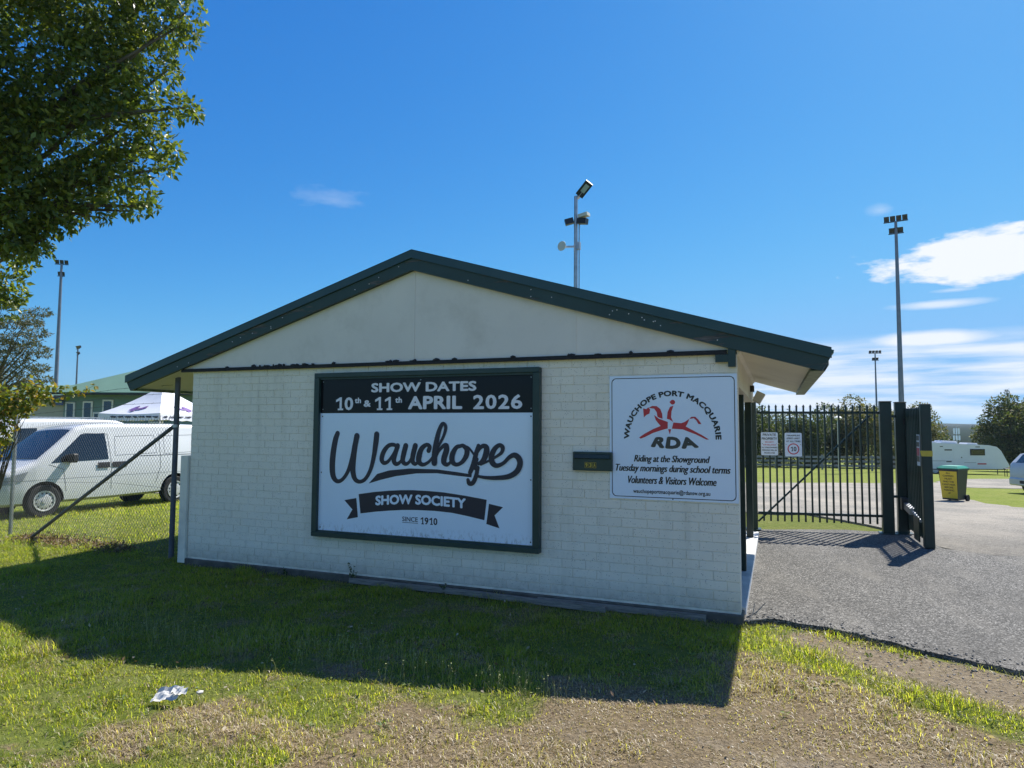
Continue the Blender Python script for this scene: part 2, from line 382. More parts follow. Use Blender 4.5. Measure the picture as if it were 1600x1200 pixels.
tag(ground, 'mown verge and showground turf, worn to straw and dirt near the camera', 'ground', kind='structure')
def ground_h(x, y):
    i = np.clip(np.searchsorted(gx, x)-1, 0, len(gx)-2); j = np.clip(np.searchsorted(gy, y)-1, 0, len(gy)-2)
    Z = gh.reshape(r, c_); fx = (x-gx[i])/(gx[i+1]-gx[i]); fy = (y-gy[j])/(gy[j+1]-gy[j])
    return (Z[j, i]*(1-fx)+Z[j, i+1]*fx)*(1-fy)+(Z[j+1, i]*(1-fx)+Z[j+1, i+1]*fx)*fy
# asphalt driveway: thick sheet with a crumbling lip
def m_asphalt():
    m, nt, b = newmat('asphalt'); v = coords(nt)
    vo = nt.nodes.new('ShaderNodeTexVoronoi'); vo.inputs['Scale'].default_value = 95; nt.links.new(v, vo.inputs['Vector'])
    sc_ = nt.nodes.new('ShaderNodeSeparateColor'); nt.links.new(vo.outputs['Color'], sc_.inputs[0])
    ag = ramp(nt, sc_.outputs[0], [(.0, (.028, .027, .025)), (.40, (.08, .077, .072)), (.74, (.145, .14, .13)), (.93, (.34, .325, .30))])
    n1 = noise(nt, v, .9, 7, .6); n2 = noise(nt, v, 5, 6, .6)
    c = mixc(nt, ramp(nt, n1, [(.35, (0,)*3), (.7, (.5,)*3)]), ag, (.07, .067, .061))
    c = mixc(nt, ramp(nt, n2, [(.55, (0,)*3), (.75, (.6,)*3)]), c, (.045, .044, .042))
    c = mixc(nt, ramp(nt, noise(nt, coords(nt, True, (1.1, .35, 1)), 1.6, 6, .6), [(.5, (0,)*3), (.72, (.55,)*3)]), c, (.22, .205, .18))
    mus = nt.nodes.new('ShaderNodeTexVoronoi'); mus.feature = 'DISTANCE_TO_EDGE'; mus.inputs['Scale'].default_value = .75
    wv = nt.nodes.new('ShaderNodeVectorMath'); wv.operation = 'ADD'; nt.links.new(v, wv.inputs[0])
    nn = nt.nodes.new('ShaderNodeTexNoise'); nn.inputs['Scale'].default_value = 2.2; nn.inputs['Detail'].default_value = 5; nt.links.new(v, nn.inputs['Vector']); nt.links.new(nn.outputs['Color'], wv.inputs[1])
    nt.links.new(wv.outputs[0], mus.inputs['Vector'])
    crack = ramp(nt, mus.outputs['Distance'], [(.0, (.75,)*3), (.006, (0,)*3)])
    c = mixc(nt, mixc(nt, ramp(nt, n1, [(.5, (0,)*3), (.6, (1,)*3)]), (0, 0, 0), crack), c, (.03, .03, .03))
    nt.links.new(c, b.inputs['Base Color']); b.inputs['Roughness'].default_value = .82
    b.inputs['Specular IOR Level'].default_value = .15; bump(nt, b, mth(nt, 'SUBTRACT', 1., vo.outputs['Distance']), .45, .006)
m_asphalt()
def outline(pts, n, jit, seed):
    out = []
    for i, (a, b) in enumerate(zip(pts[:-1], pts[1:])):
        k = max(2, int(math.dist(a, b)/n))
        for t in range(k):
            q = t/k; x = a[0]+(b[0]-a[0])*q; y = a[1]+(b[1]-a[1])*q
            out.append((x+(fbm(x, y, 2.5, seed)-.5)*jit+(fbm(x, y, 9, seed+4)-.5)*jit*.5, y+(fbm(x, y, 2.5, seed+2)-.5)*jit+(fbm(x, y, 9, seed+7)-.5)*jit*.5))
    return out+[pts[-1]]
fr = outline([(.03, .03), (.3, .14), (.48, .13), (.75, .03), (1.09, -.17), (1.5, -.40), (1.95, -.62), (3.2, -1.2), (7, -2.6), (12, -3.9)], .04, .17, 21)
bk = outline([(12, 4.0), (7, 4.3), (4.2, 4.75), (3.0, 4.5), (2.55, 4.9), (2.5, 6.3), (1.4, 6.25), (.6, 6.0), (.03, 5.75)], .25, .22, 31)
def drape(name, poly, mat, lift, thick, label, cat, kind='structure', cell=.5):
    bm = bmesh.new(); vs = [bm.verts.new((x, y, 0)) for x, y in poly]; f = bm.faces.new(vs)
    xs = [p[0] for p in poly]; ys = [p[1] for p in poly]
    for ax, lo, hi in ((0, min(xs), max(xs)), (1, min(ys), max(ys))):
        k = lo+cell
        while k < hi:
            co = Vector((k, 0, 0)) if ax == 0 else Vector((0, k, 0)); no = Vector((1, 0, 0)) if ax == 0 else Vector((0, 1, 0))
            bmesh.ops.bisect_plane(bm, geom=bm.verts[:]+bm.edges[:]+bm.faces[:], plane_co=co, plane_no=no); k += cell
    for v in bm.verts: v.co.z = gzf(v.co.x, v.co.y)+lift
    bmesh.ops.triangulate(bm, faces=bm.faces[:])
    e = [e for e in bm.edges if e.is_boundary]
    rr = bmesh.ops.extrude_edge_only(bm, edges=e)
    for v in [g for g in rr['geom'] if isinstance(g, bmesh.types.BMVert)]: v.co.z -= thick
    bmesh.ops.recalc_face_normals(bm, faces=bm.faces[:])
    me = bpy.data.meshes.new(name); bm.to_mesh(me); bm.free(); me.materials.append(MATS[mat])
    o = attach(bpy.data.objects.new(name, me), (0, 0, 0), None); return tag(o, label, cat, kind=kind)
drape('driveway', fr+bk, 'asphalt', .022, .09, 'grey coarse asphalt driveway running from the verge to the gate', 'driveway')
def m_gravel():
    m, nt, b = newmat('gravel'); v = coords(nt)
    n1 = noise(nt, v, .45, 7, .6); n2 = noise(nt, v, 22, 6, .75); n3 = noise(nt, v, 3, 6, .65)
    c = ramp(nt, n2, [(.3, (.13, .12, .105)), (.5, (.25, .235, .205)), (.72, (.40, .375, .335))])
    c = mixc(nt, ramp(nt, n1, [(.42, (0,)*3), (.62, (.65,)*3)]), c, (.42, .375, .31))
    c = mixc(nt, ramp(nt, n3, [(.62, (0,)*3), (.8, (.5,)*3)]), c, (.16, .145, .12))
    nt.links.new(c, b.inputs['Base Color']); b.inputs['Specular IOR Level'].default_value = .08
    # the tar has worn away gradually, so the gravel is greyer where it meets the driveway
    s3 = nt.nodes.new('ShaderNodeSeparateXYZ'); nt.links.new(v, s3.inputs[0])
    k = mth(nt, 'MULTIPLY', mth(nt, 'SUBTRACT', 1., mth(nt, 'DIVIDE', mth(nt, 'SUBTRACT', s3.outputs[1], 4.2), 4.5), True), mth(nt, 'ADD', n3, .25))
    c = mixc(nt, k, c, ramp(nt, n2, [(.3, (.05, .048, .044)), (.7, (.22, .21, .19))])); nt.links.new(c, b.inputs['Base Color'])
    b.inputs['Roughness'].default_value = .95; bump(nt, b, n2, .8, .03)
m_gravel()
road = outline([(-22, 9.4), (-8, 8.6), (-.1, 8.1), (.75, 8.5), (1.9, 7.2), (2.2, 6.5), (2.5, 5.0), (3.0, 4.55), (4.2, 4.8), (7, 4.35), (12, 4.05), (20, 4.4), (20, 9.5), (9, 10.2), (6.2, 12.2), (5.3, 14.2), (5.2, 16), (5.7, 20), (6.3, 24.6), (9.5, 25.6), (14, 26.6), (30, 28), (30, 46), (15, 43), (9.2, 37), (6.6, 28.5), (2.5, 25.3), (-.05, 23), (-8, 21), (-22, 20)], .5, .55, 41)
drape('gravel_road', road, 'gravel', .012, .06, 'pale gravel and packed dirt road crossing behind the gate', 'road', cell=1.5)
# wooded hills far off on the right
pm('hill_forest', (.014, .028, .02), .95, var=.8, vscale=.12, bmp=0, spec=.02)
hx = np.linspace(-1500, 2600, 2200); hv = []; hf = []
rows = [(235, 0.), (255, .5), (480, .7), (650, .9), (950, 1.), (1300, 1.), (1700, .9), (2300, .25)]
for yy, k in rows:
    for i, x in enumerate(hx):
        u_ = yy/1000; h = 1.2+2.4*fbm(x/u_, 7., .004, 61, 4)*u_**.5+(1.6*fbm(x/u_, yy, .05, 63, 3)+1.4*fbm(x/u_, yy, .2, 66, 2))*u_**.6+4.2*u_+5*math.exp(-((x-330)/170)**2)*(yy > 1600)
        hv.append((x, yy, -4+h*k))
n_ = len(hx); hf = [(j*n_+i, j*n_+i+1, (j+1)*n_+i+1, (j+1)*n_+i) for j in range(len(rows)-1) for i in range(n_-1)]
tag(mesh_np('hills', hv, hf, 'hill_forest', None, True), 'low dark wooded hills along the horizon', 'hills', kind='structure')
# ------------------------------------------------------------------ sign artwork outlines (sign plane: x, z in metres)
SCRIPT = [([(-4.33,1.646),(-4.358,1.568),(-4.385,1.413),(-4.392,1.258),(-4.371,1.152),(-4.312,1.106),(-4.239,1.139),(-4.172,1.235),(-4.123,1.38),(-4.09,1.514),(-4.067,1.619)],[0.0622, 0.0717, 0.0765, 0.0765, 0.0669, 0.0478, 0.043, 0.0478, 0.0574, 0.0669, 0.0717]),
([(-4.067,1.619),(-4.09,1.514),(-4.111,1.361),(-4.113,1.237),(-4.083,1.142),(-4.019,1.112),(-3.944,1.147),(-3.879,1.253),(-3.838,1.405),(-3.818,1.537),(-3.807,1.641)],[0.0669, 0.0717, 0.0765, 0.0717, 0.0574, 0.043, 0.043, 0.0478, 0.0574, 0.0669, 0.0669]),
([(-3.534,1.5),(-3.586,1.529),(-3.655,1.517),(-3.715,1.448),(-3.738,1.369),(-3.708,1.329),(-3.654,1.347),(-3.591,1.425),(-3.538,1.519)],[0.043, 0.043, 0.0478, 0.0574, 0.0574, 0.0478, 0.0382, 0.0335, 0.0382]),
([(-3.538,1.519),(-3.567,1.429),(-3.583,1.358),(-3.552,1.321),(-3.497,1.349),(-3.455,1.44),(-3.436,1.52)],[0.0574, 0.0574, 0.0574, 0.0478, 0.0335, 0.0287, 0.0382]),
([(-3.436,1.52),(-3.46,1.431),(-3.471,1.357),(-3.432,1.324),(-3.382,1.355),(-3.341,1.441),(-3.317,1.522)],[0.0622, 0.0622, 0.0574, 0.043, 0.0335, 0.0335, 0.043]),
([(-3.317,1.522),(-3.341,1.433),(-3.35,1.363),(-3.318,1.327),(-3.276,1.354),(-3.244,1.408)],[0.0622, 0.0622, 0.0574, 0.043, 0.0287, 0.0239]),
([(-3.153,1.473),(-3.141,1.514),(-3.179,1.535),(-3.237,1.494),(-3.269,1.413),(-3.268,1.352),(-3.222,1.322),(-3.16,1.346),(-3.105,1.402),(-3.034,1.521),(-2.975,1.63),(-2.951,1.709),(-2.96,1.752),(-2.993,1.756),(-3.032,1.675),(-3.063,1.548),(-3.078,1.439),(-3.081,1.344)],[0.0526, 0.0478, 0.043, 0.0574, 0.0669, 0.0622, 0.043, 0.0335, 0.0287, 0.0287, 0.0335, 0.0382, 0.0382, 0.043, 0.0526, 0.0622, 0.0669, 0.0669]),
([(-3.078,1.38),(-3.034,1.467),(-2.973,1.527),(-2.941,1.528),(-2.94,1.477),(-2.964,1.405),(-2.967,1.354),(-2.93,1.33),(-2.886,1.363),(-2.859,1.425)],[0.0335, 0.0335, 0.043, 0.0574, 0.0669, 0.0669, 0.0622, 0.043, 0.0287, 0.0239]),
([(-2.762,1.531),(-2.822,1.512),(-2.867,1.439),(-2.87,1.371),(-2.826,1.333),(-2.76,1.356),(-2.707,1.425),(-2.7,1.491),(-2.742,1.531),(-2.772,1.53)],[0.0382, 0.0478, 0.0622, 0.0622, 0.043, 0.043, 0.0574, 0.0574, 0.043, 0.0382]),
([(-2.732,1.527),(-2.683,1.514),(-2.643,1.474),(-2.603,1.421)],[0.0287, 0.0239, 0.0239, 0.0239]),
([(-2.567,1.534),(-2.594,1.448),(-2.622,1.341),(-2.66,1.255)],[0.043, 0.0526, 0.0574, 0.0478]),
([(-2.573,1.307),(-2.592,1.219),(-2.626,1.15),(-2.669,1.142),(-2.683,1.177)],[0.043, 0.0478, 0.0478, 0.0478, 0.0382]),
([(-2.603,1.395),(-2.574,1.475),(-2.526,1.529),(-2.482,1.524),(-2.474,1.477),(-2.504,1.394),(-2.558,1.35),(-2.597,1.367)],[0.0287, 0.0335, 0.043, 0.0574, 0.0669, 0.0574, 0.0382, 0.0239]),
([(-2.538,1.34),(-2.457,1.377),(-2.362,1.427),(-2.305,1.471),(-2.294,1.52),(-2.329,1.544),(-2.382,1.505),(-2.416,1.431),(-2.407,1.364),(-2.358,1.334),(-2.286,1.36),(-2.22,1.421),(-2.164,1.446),(-2.117,1.416),(-2.102,1.355),(-2.139,1.278),(-2.228,1.227),(-2.361,1.209),(-2.475,1.208),(-2.566,1.219)],[0.0239, 0.0239, 0.0287, 0.0382, 0.0478, 0.043, 0.0526, 0.0622, 0.0622, 0.0478, 0.0382, 0.043, 0.0526, 0.0622, 0.0622, 0.0574, 0.0526, 0.043, 0.0359, 0.0287]),
([(-2.583,1.395),(-2.604,1.306),(-2.573,1.307)],[0.0382, 0.043, 0.043])]
SWASH = [(-3.902,1.096),(-3.794,1.205),(-3.642,1.248),(-3.385,1.276),(-3.052,1.276),(-2.809,1.254),(-2.641,1.235),(-2.646,1.204),(-2.808,1.215),(-3.051,1.235),(-3.3,1.225),(-3.554,1.188),(-3.749,1.141)]
BANNER = [(-4.03,0.974),(-3.834,1.005),(-3.637,1.027),(-3.487,1.039),(-3.339,1.045),(-3.151,1.043),(-2.967,1.036),(-2.707,1.011),(-2.47,0.981),(-2.495,0.771),(-2.676,0.801),(-2.864,0.827),(-3.076,0.837),(-3.293,0.835),(-3.462,0.827),(-3.633,0.811),(-3.807,0.791),(-4.002,0.762)]
TAILL = [(-4.219,0.899),(-4.06,0.929),(-4.035,0.719),(-4.182,0.687),(-4.109,0.8)]
TAILR = [(-2.444,0.941),(-2.287,0.914),(-2.381,0.826),(-2.325,0.698),(-2.472,0.734)]
SOCI = [(-3.809,0.858),(-3.656,0.873),(-3.463,0.887),(-3.294,0.892),(-3.108,0.892),(-2.905,0.887),(-2.706,0.876)]
HORSE = {"head":[(-0.861,1.915),(-0.831,1.907),(-0.812,1.924),(-0.794,1.904),(-0.801,1.865),(-0.828,1.854),(-0.854,1.829)],
"neck":[(-0.809,1.919),(-0.775,1.938),(-0.733,1.936),(-0.698,1.908),(-0.682,1.865),(-0.678,1.816),(-0.706,1.824),(-0.726,1.836),(-0.732,1.877),(-0.755,1.911),(-0.783,1.916)],
"chest":[(-0.758,1.853),(-0.713,1.817),(-0.63,1.786),(-0.631,1.725),(-0.686,1.71),(-0.77,1.681),(-0.848,1.641),(-0.887,1.626),(-0.9,1.638),(-0.848,1.674),(-0.77,1.717),(-0.697,1.748),(-0.741,1.802)],
"rider_body":[(-0.576,1.939),(-0.608,1.928),(-0.631,1.879),(-0.638,1.816),(-0.613,1.809),(-0.58,1.786),(-0.599,1.83),(-0.594,1.886)],
"rider_foot":[(-0.627,1.718),(-0.599,1.718),(-0.612,1.669)],
"rump":[(-0.578,1.781),(-0.506,1.775),(-0.472,1.788),(-0.431,1.816),(-0.452,1.765),(-0.466,1.745),(-0.399,1.708),(-0.319,1.665),(-0.257,1.625),(-0.282,1.625),(-0.372,1.67),(-0.493,1.717),(-0.593,1.723)],
"tail":[(-0.431,1.82),(-0.411,1.835),(-0.378,1.835),(-0.348,1.805),(-0.323,1.766),(-0.35,1.768),(-0.368,1.799),(-0.392,1.822),(-0.422,1.815)]}
# ------------------------------------------------------------------ kiosk materials
def m_brick():
    m, nt, b = newmat('painted_brick'); v = coords(nt)
    n1 = noise(nt, v, 1.1, 6, .6); n2 = noise(nt, v, 14, 6, .65); n3 = noise(nt, v, 120, 3, .6)
    oi = nt.nodes.new('ShaderNodeObjectInfo')
    c = ramp(nt, n1, [(.3, (.80, .745, .60)), (.7, (.88, .825, .69))])
    c = mixc(nt, mth(nt, 'MULTIPLY', oi.outputs['Random'], .34), c, (.70, .66, .54))
    # pits and specks where the paint film never bridged the brick face
    vo = nt.nodes.new('ShaderNodeTexVoronoi'); vo.inputs['Scale'].default_value = 85; nt.links.new(v, vo.inputs['Vector'])
    sp = nt.nodes.new('ShaderNodeSeparateColor'); nt.links.new(vo.outputs['Color'], sp.inputs[0])
    pit = mth(nt, 'MULTIPLY', mth(nt, 'LESS_THAN', vo.outputs['Distance'], .26), mth(nt, 'GREATER_THAN', mth(nt, 'ADD', sp.outputs[0], mth(nt, 'MULTIPLY', noise(nt, v, 4, 3, .6), .5)), 1.08))
    c = mixc(nt, mth(nt, 'MULTIPLY', pit, .8), c, (.10, .09, .075))
    g = ramp(nt, n2, [(.56, (0,)*3), (.78, (.55,)*3)]); c = mixc(nt, g, c, (.68, .63, .50))
    c = mixc(nt, ramp(nt, noise(nt, coords(nt, True, (2.6, 1, .3)), 2.2, 7, .62), [(.52, (0,)*3), (.74, (.34,)*3)]), c, (.50, .46, .35))   # rain streaks
    # splash dirt near the ground
    s3 = nt.nodes.new('ShaderNodeSeparateXYZ'); nt.links.new(nt.nodes.new('ShaderNodeNewGeometry').outputs['Position'], s3.inputs[0])
    lo = mth(nt, 'MULTIPLY', mth(nt, 'SUBTRACT', 1., mth(nt, 'DIVIDE', mth(nt, 'SUBTRACT', s3.outputs[2], .08), .22), True), mth(nt, 'MULTIPLY', n2, .9))
    c = mixc(nt, lo, c, (.23, .20, .155))
    nt.links.new(c, b.inputs['Base Color']); b.inputs['Roughness'].default_value = .6
    bump(nt, b, mth(nt, 'ADD', mth(nt, 'ADD', n3, mth(nt, 'MULTIPLY', n2, 1.2)), mth(nt, 'MULTIPLY', pit, -1.5)), .35, .004)
m_brick()
pm('mortar_paint', (.74, .69, .56), .8, var=.2, vscale=9, bmp=.5, bscale=60)
pm('gable_cream', (.72, .68, .60), .55, var=.05, vscale=1.2, bmp=.08, bscale=25, dirt=(.50, .46, .38), dirt_amt=.5, dirt_scale=1.6)
pm('soffit_cream', (.74, .70, .58), .6, var=.06, vscale=2, bmp=.08, bscale=30)
def m_barge():
    m, nt, b = newmat('barge_green'); v = coords(nt, True, (1, 1, 1)); vs = coords(nt, True, (.7, 8, 5))
    n = noise(nt, vs, 1.6, 8, .7); n2 = noise(nt, coords(nt, True, (3, 30, 30)), 2.2, 6, .7)
    c = ramp(nt, noise(nt, v, 2, 4, .6), [(.3, (.014, .038, .034)), (.7, (.020, .052, .048))])
    worn = ramp(nt, n, [(.56, (0,)*3), (.60, (1,)*3)])
    c = mixc(nt, worn, c, ramp(nt, n2, [(.35, (.010, .009, .008)), (.75, (.17, .15, .13))]))
    nt.links.new(c, b.inputs['Base Color']); b.inputs['Roughness'].default_value = .5
    bump(nt, b, mth(nt, 'ADD', mth(nt, 'MULTIPLY', worn, -1.), mth(nt, 'MULTIPLY', n2, .4)), .5, .004)
m_barge()
pm('capping_green', (.017, .050, .050), .32, var=.12, vscale=3, dirt=(.05, .07, .065), dirt_amt=.35)
pm('roof_green', (.03, .10, .075), .42, var=.12, vscale=2)
pm('gutter_reflection_paint', (.13, .18, .085), .45, metal=0., var=.75, vscale=9, dirt=(.03, .045, .03), dirt_amt=1., dirt_scale=8)  # green mottle and dark patches imitate grass reflected in the gutter underside
pm('tar_black', (.012, .012, .014), .75, var=.4, vscale=20, bmp=.6, bscale=40)
pm('frame_green', (.016, .042, .036), .42, var=.2, vscale=6, dirt=(.04, .045, .04), dirt_amt=.5, dirt_scale=6)
pm('gate_green', (.010, .028, .022), .38, var=.25, vscale=5, dirt=(.03, .035, .03), dirt_amt=.6, dirt_scale=4)
pm('concrete', (.11, .10, .08), .9, var=.4, vscale=6, bmp=.6, bscale=60, dirt=(.06, .055, .04), dirt_amt=.9, dirt_scale=4)
pm('slab_paint', (.66, .65, .62), .6, var=.12, vscale=4, dirt=(.3, .28, .25), dirt_amt=.5, dirt_scale=3)
pm('old_timber', (.22, .20, .17), .85, var=.45, vscale=4, scale=(2, 20, 20), bmp=.6, bscale=30)
pm('galvanised', (.42, .44, .47), .42, metal=.85, var=.25, vscale=8)
pm('post_paint', (.075, .085, .11), .5, var=.25, vscale=6, dirt=(.13, .13, .14), dirt_amt=.7, dirt_scale=5)
pm('corner_cream', (.78, .73, .60), .55, var=.1, vscale=4, dirt=(.4, .37, .3), dirt_amt=.6)
pm('white_trim', (.68, .66, .60), .55, var=.08, vscale=4, dirt=(.4, .37, .3), dirt_amt=.5)
def m_sign(name, col, rough=.16, dirt=True):
    m, nt, b = newmat(name); v = coords(nt)
    c = ramp(nt, noise(nt, v, 1.5, 4, .6), [(.3, tuple(k*.95 for k in col)), (.7, col)])
    if dirt:
        s3 = nt.nodes.new('ShaderNodeSeparateXYZ'); nt.links.new(v, s3.inputs[0])
        low = mth(nt, 'SUBTRACT', 1., mth(nt, 'DIVIDE', mth(nt, 'SUBTRACT', s3.outputs[2], .50), .16), True)
        n = ramp(nt, noise(nt, coords(nt, True, (1.2, 1, .5)), 26, 8, .75), [(.50, (0,)*3), (.60, (1,)*3)])
        c = mixc(nt, mth(nt, 'MULTIPLY', mth(nt, 'MULTIPLY', n, low), .75), c, (.16, .15, .12))
        sp = ramp(nt, noise(nt, v, 55, 5, .7), [(.735, (0,)*3), (.76, (.7,)*3)]); c = mixc(nt, sp, c, (.2, .19, .17))
    nt.links.new(c, b.inputs['Base Color']); b.inputs['Roughness'].default_value = rough
    bump(nt, b, noise(nt, v, 2.2, 3, .45), .16, .02)
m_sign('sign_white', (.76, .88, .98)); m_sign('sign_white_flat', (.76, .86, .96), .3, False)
m_sign('sign_black', (.010, .010, .012), .22, False); MATS['sign_black'].node_tree.nodes['Principled BSDF'].inputs['Specular IOR Level'].default_value = .22
for nm, co in (('ink_navy', (.012, .011, .035)), ('ink_black', (.012, .012, .014)), ('ink_red', (.52, .025, .035)), ('ink_white', (.78, .78, .8)),
               ('ink_grey', (.045, .045, .04)), ('ink_yellow', (.62, .47, .05)), ('ink_redring', (.55, .03, .06)), ('ink_pink', (.55, .06, .12))):
    pm(nm, co, .35, var=.06, vscale=5)
pm('steel_dark', (.03, .032, .035), .45, metal=.4, var=.2)
# ------------------------------------------------------------------ kiosk
L0 = -6.592; ZB = .09; CH = .086; NC = 27; ZT = ZB+NC*CH; PX, PZ = -3.375, 3.672; SLOPE = .3; RX, LX = .774, -7.69; YB = 4.55
def rz(x): return PZ-SLOPE*abs(x-PX)
kiosk = empty('kiosk', (-3.3, 2.2, 0), 'small cream painted brick kiosk with dark green gable roof', 'kiosk')
wl = MB(); wl.box(L0+.004, -.004, .006, .2, 0.0, ZT); wall = wl.build('wall', 'mortar_paint', kiosk)
MB().box(L0+.002, L0+.2, .21, YB-.1, 0, ZT).build('side_wall', 'gable_cream', kiosk)
MB().box(L0+.21, -.35, YB-.3, YB-.12, 0, ZT).build('rear_wall', 'gable_cream', kiosk)
signs = [(-4.64, .47, -1.888, 2.337), (-1.18, 1.055, -.004, 2.222)]
bl = []
for i in range(NC):
    z0 = ZB+i*CH; x = 0.; first = True
    while x > L0+.02:
        w = .24 if not (first and i % 2 == 0) else .12
        w += random.uniform(-.004, .004); first = False
        x2 = max(x-w, L0)
        if x2 < L0+.07: x2 = L0
        cov = any(x2 > a+.01 and x < c-.01 and z0 > b+.01 and z0+CH < d-.01 for a, b, c, d in signs)
        if not cov and x-x2 > .03: bl.append((x2, x, z0))
        x = x2
bl.sort(key=lambda q: math.dist((q[0], 0, q[2]), CAMP))
_bm = {}
def brick_mesh(w):
    k = round(w*250)/250
    if k not in _bm:
        b = MB(); hw, hh = (k-.004)/2, (CH-.004)/2; e = .003
        fr_ = [(-hw+e, -.0, -hh+e), (hw-e, 0, -hh+e), (hw-e, 0, hh-e), (-hw+e, 0, hh-e)]
        mid = [(-hw, e, -hh), (hw, e, -hh), (hw, e, hh), (-hw, e, hh)]; bk_ = [(a, .05, c) for a, _, c in mid]
        b.add(fr_+mid+bk_, [(0, 1, 2, 3)]+[(i, 4+i, 4+(i+1) % 4, (i+1) % 4)[::-1] for i in range(4)]+[(4+i, 8+i, 8+(i+1) % 4, 4+(i+1) % 4)[::-1] for i in range(4)])
        me = bpy.data.meshes.new('brick'); me.from_pydata(b.v, [], b.f)
        bm = bmesh.new(); bm.from_mesh(me); bmesh.ops.recalc_face_normals(bm, faces=bm.faces[:]); bm.to_mesh(me); bm.free()
        me.materials.append(MATS['painted_brick']); _bm[k] = me
    return _bm[k]
rest = MB()
for n, (x0, x1, z0) in enumerate(bl):
    me = brick_mesh(x1-x0); c0 = Vector(((x0+x1)/2, random.uniform(-.0016, .0012), z0+CH/2+random.uniform(-.0008, .0008)))
    tilt = random.uniform(-.004, .004)
    if n < 300:
        o = attach(bpy.data.objects.new('brick', me), c0, wall); o.rotation_euler = (random.uniform(-.006, .006), random.uniform(-.003, .003), tilt)
    else:
        cs, sn = math.cos(tilt), math.sin(tilt)
        rest.add([(c0.x+v.co.x*cs-v.co.y*sn, c0.y+v.co.x*sn+v.co.y*cs, c0.z+v.co.z) for v in me.vertices], [tuple(p.vertices) for p in me.polygons])
rest.build('brick', 'painted_brick', wall, kind='stuff')
# plinth strip, loose planks at the foot
MB().box(L0-.02, .02, -.03, .19, -.06, ZB-.022, bev=.008).build('footing', 'concrete', kiosk)
# gable boards with cover strips
zg = 2.449
def gable(x0, x1):
    def top(x): return rz(x)-.222
    pts = [(x0, -.014, zg), (x1, -.014, zg), (x1, -.014, max(zg+.001, top(x1)))]
    if x0 < PX < x1: pts.append((PX, -.014, top(PX)))
    if top(x0) > zg+.002: pts.append((x0, -.014, top(x0)))
    MB().prism(pts, (0, .012, 0)).build('gable_board', 'gable_cream', kiosk)
gable(-6.72, PX-.002); gable(PX+.002, -1.537); gable(-1.533, -.02)
for xx in (PX, -1.535):
    MB().box(xx-.012, xx+.012, -.02, -.0142, zg, rz(xx)-.24).build('cover_strip', 'gable_cream', kiosk)
fl = MB(); fl.box(-6.75, -.09, -.04, .0, 2.413, 2.446); fl.box(-6.75, -.09, -.046, -.0405, 2.404, 2.431)
fl.build('flashing', 'tar_black', kiosk)
nest = MB()
for k in range(34):
    x = random.choice([random.uniform(-6.4, -.3), random.gauss(-3.5, .35), random.gauss(-5.2, .3)])
    nest.blob((x, -.034, 2.449), (random.uniform(.015, .05), .012, random.uniform(.008, .024)))
nest.build('wasp_mud', 'tar_black', kiosk, kind='stuff')
# bargeboards and capping
for s, ex in ((1, RX), (-1, LX)):
    def rake(z0, z1, y0, y1, xe, name, mat, cut=0.):
        p = [(PX, y0, PZ+z1), (xe, y0, rz(xe)+z1), (xe, y0, rz(xe)+z0), (PX, y0, PZ+z0)]
        if cut: p = [(PX, y0, PZ+z1), (xe, y0, rz(xe)+z1), (xe-s*cut, y0, rz(xe-s*cut)+z0), (PX, y0, PZ+z0)]
        return MB().prism(p, (0, y1-y0, 0)).build(name, mat, kiosk)
    rake(-.222, -.088, -.072, -.032, ex-s*.008, 'barge_board', 'barge_green', .075)
    rake(-.090, -.002, -.092, -.078, ex, 'barge_capping', 'capping_green')
    rake(-.006, .004, -.092, .06, ex, 'barge_capping', 'capping_green')
    # roof sheet with ribs
    rs = MB(); nn_ = Vector((s*SLOPE, 0, 1)).normalized()
    a, b = Vector((PX, -.06, PZ-.03)), Vector((ex+s*.02, -.06, rz(ex+s*.02)-.03))
    rs.prism([a, b, b-nn_*.012, a-nn_*.012], (0, YB+.1, 0))
    for k in range(23):
        y = .08+k*.2; rs.bar(a+Vector((0, y, 0))+nn_*.012, b+Vector((0, y, 0))+nn_*.012, .035, .026)
    rs.build('roof_sheet', 'roof_green', kiosk)
    # raked soffit panels between wall head and gutter
    xi = -.002 if s > 0 else L0+.002; xo = ex-s*.17
    for k, (y0, y1) in enumerate(((-.03, 1.48), (1.486, 2.98), (2.986, YB-.02))):
        za, zb = rz(xi)-.215, rz(xo)-.215
        MB().prism([(xi, y0, za), (xo, y0, zb), (xo, y0, zb+.006), (xi, y0, za+.006)], (0, y1-y0, 0)).build('soffit_panel', 'soffit_cream', kiosk)
    MB().prism([(xi, -.02, rz(xi)-.218), (xi+s*.035, -.02, rz(xi+s*.035)-.218), (xi, -.02, rz(xi)-.26)], (0, YB-.1, 0)).build('quad_mould', 'soffit_cream', kiosk)
    # box gutter
    g = MB(); x0, x1 = ex-s*.168, ex-s*.02; zt_, zl = rz(ex)-.10, rz(ex)-.195
    g.prism([(x0, -.028, zl), (x1-s*.03, -.028, zl), (x1-s*.03, -.028, zl+.006), (x0, -.028, zl+.006)], (0, YB+.06, 0))
    g.prism([(x1-s*.03, -.0278, zl), (x1, -.0278, zl+.05), (x1, -.0278, zt_+.03), (x1-s*.005, -.0278, zt_+.03), (x1-s*.006, -.0278, zl+.052), (x1-s*.033, -.0278, zl+.006)], (0, YB+.06, 0))
    g.prism([(x0, -.0276, zl+.007), (x0+s*.005, -.0276, zl+.007), (x0+s*.005, -.0276, zt_), (x0, -.0276, zt_)], (0, YB+.06, 0))
    g.build('gutter', 'gutter_reflection_paint', kiosk)
nails = MB()
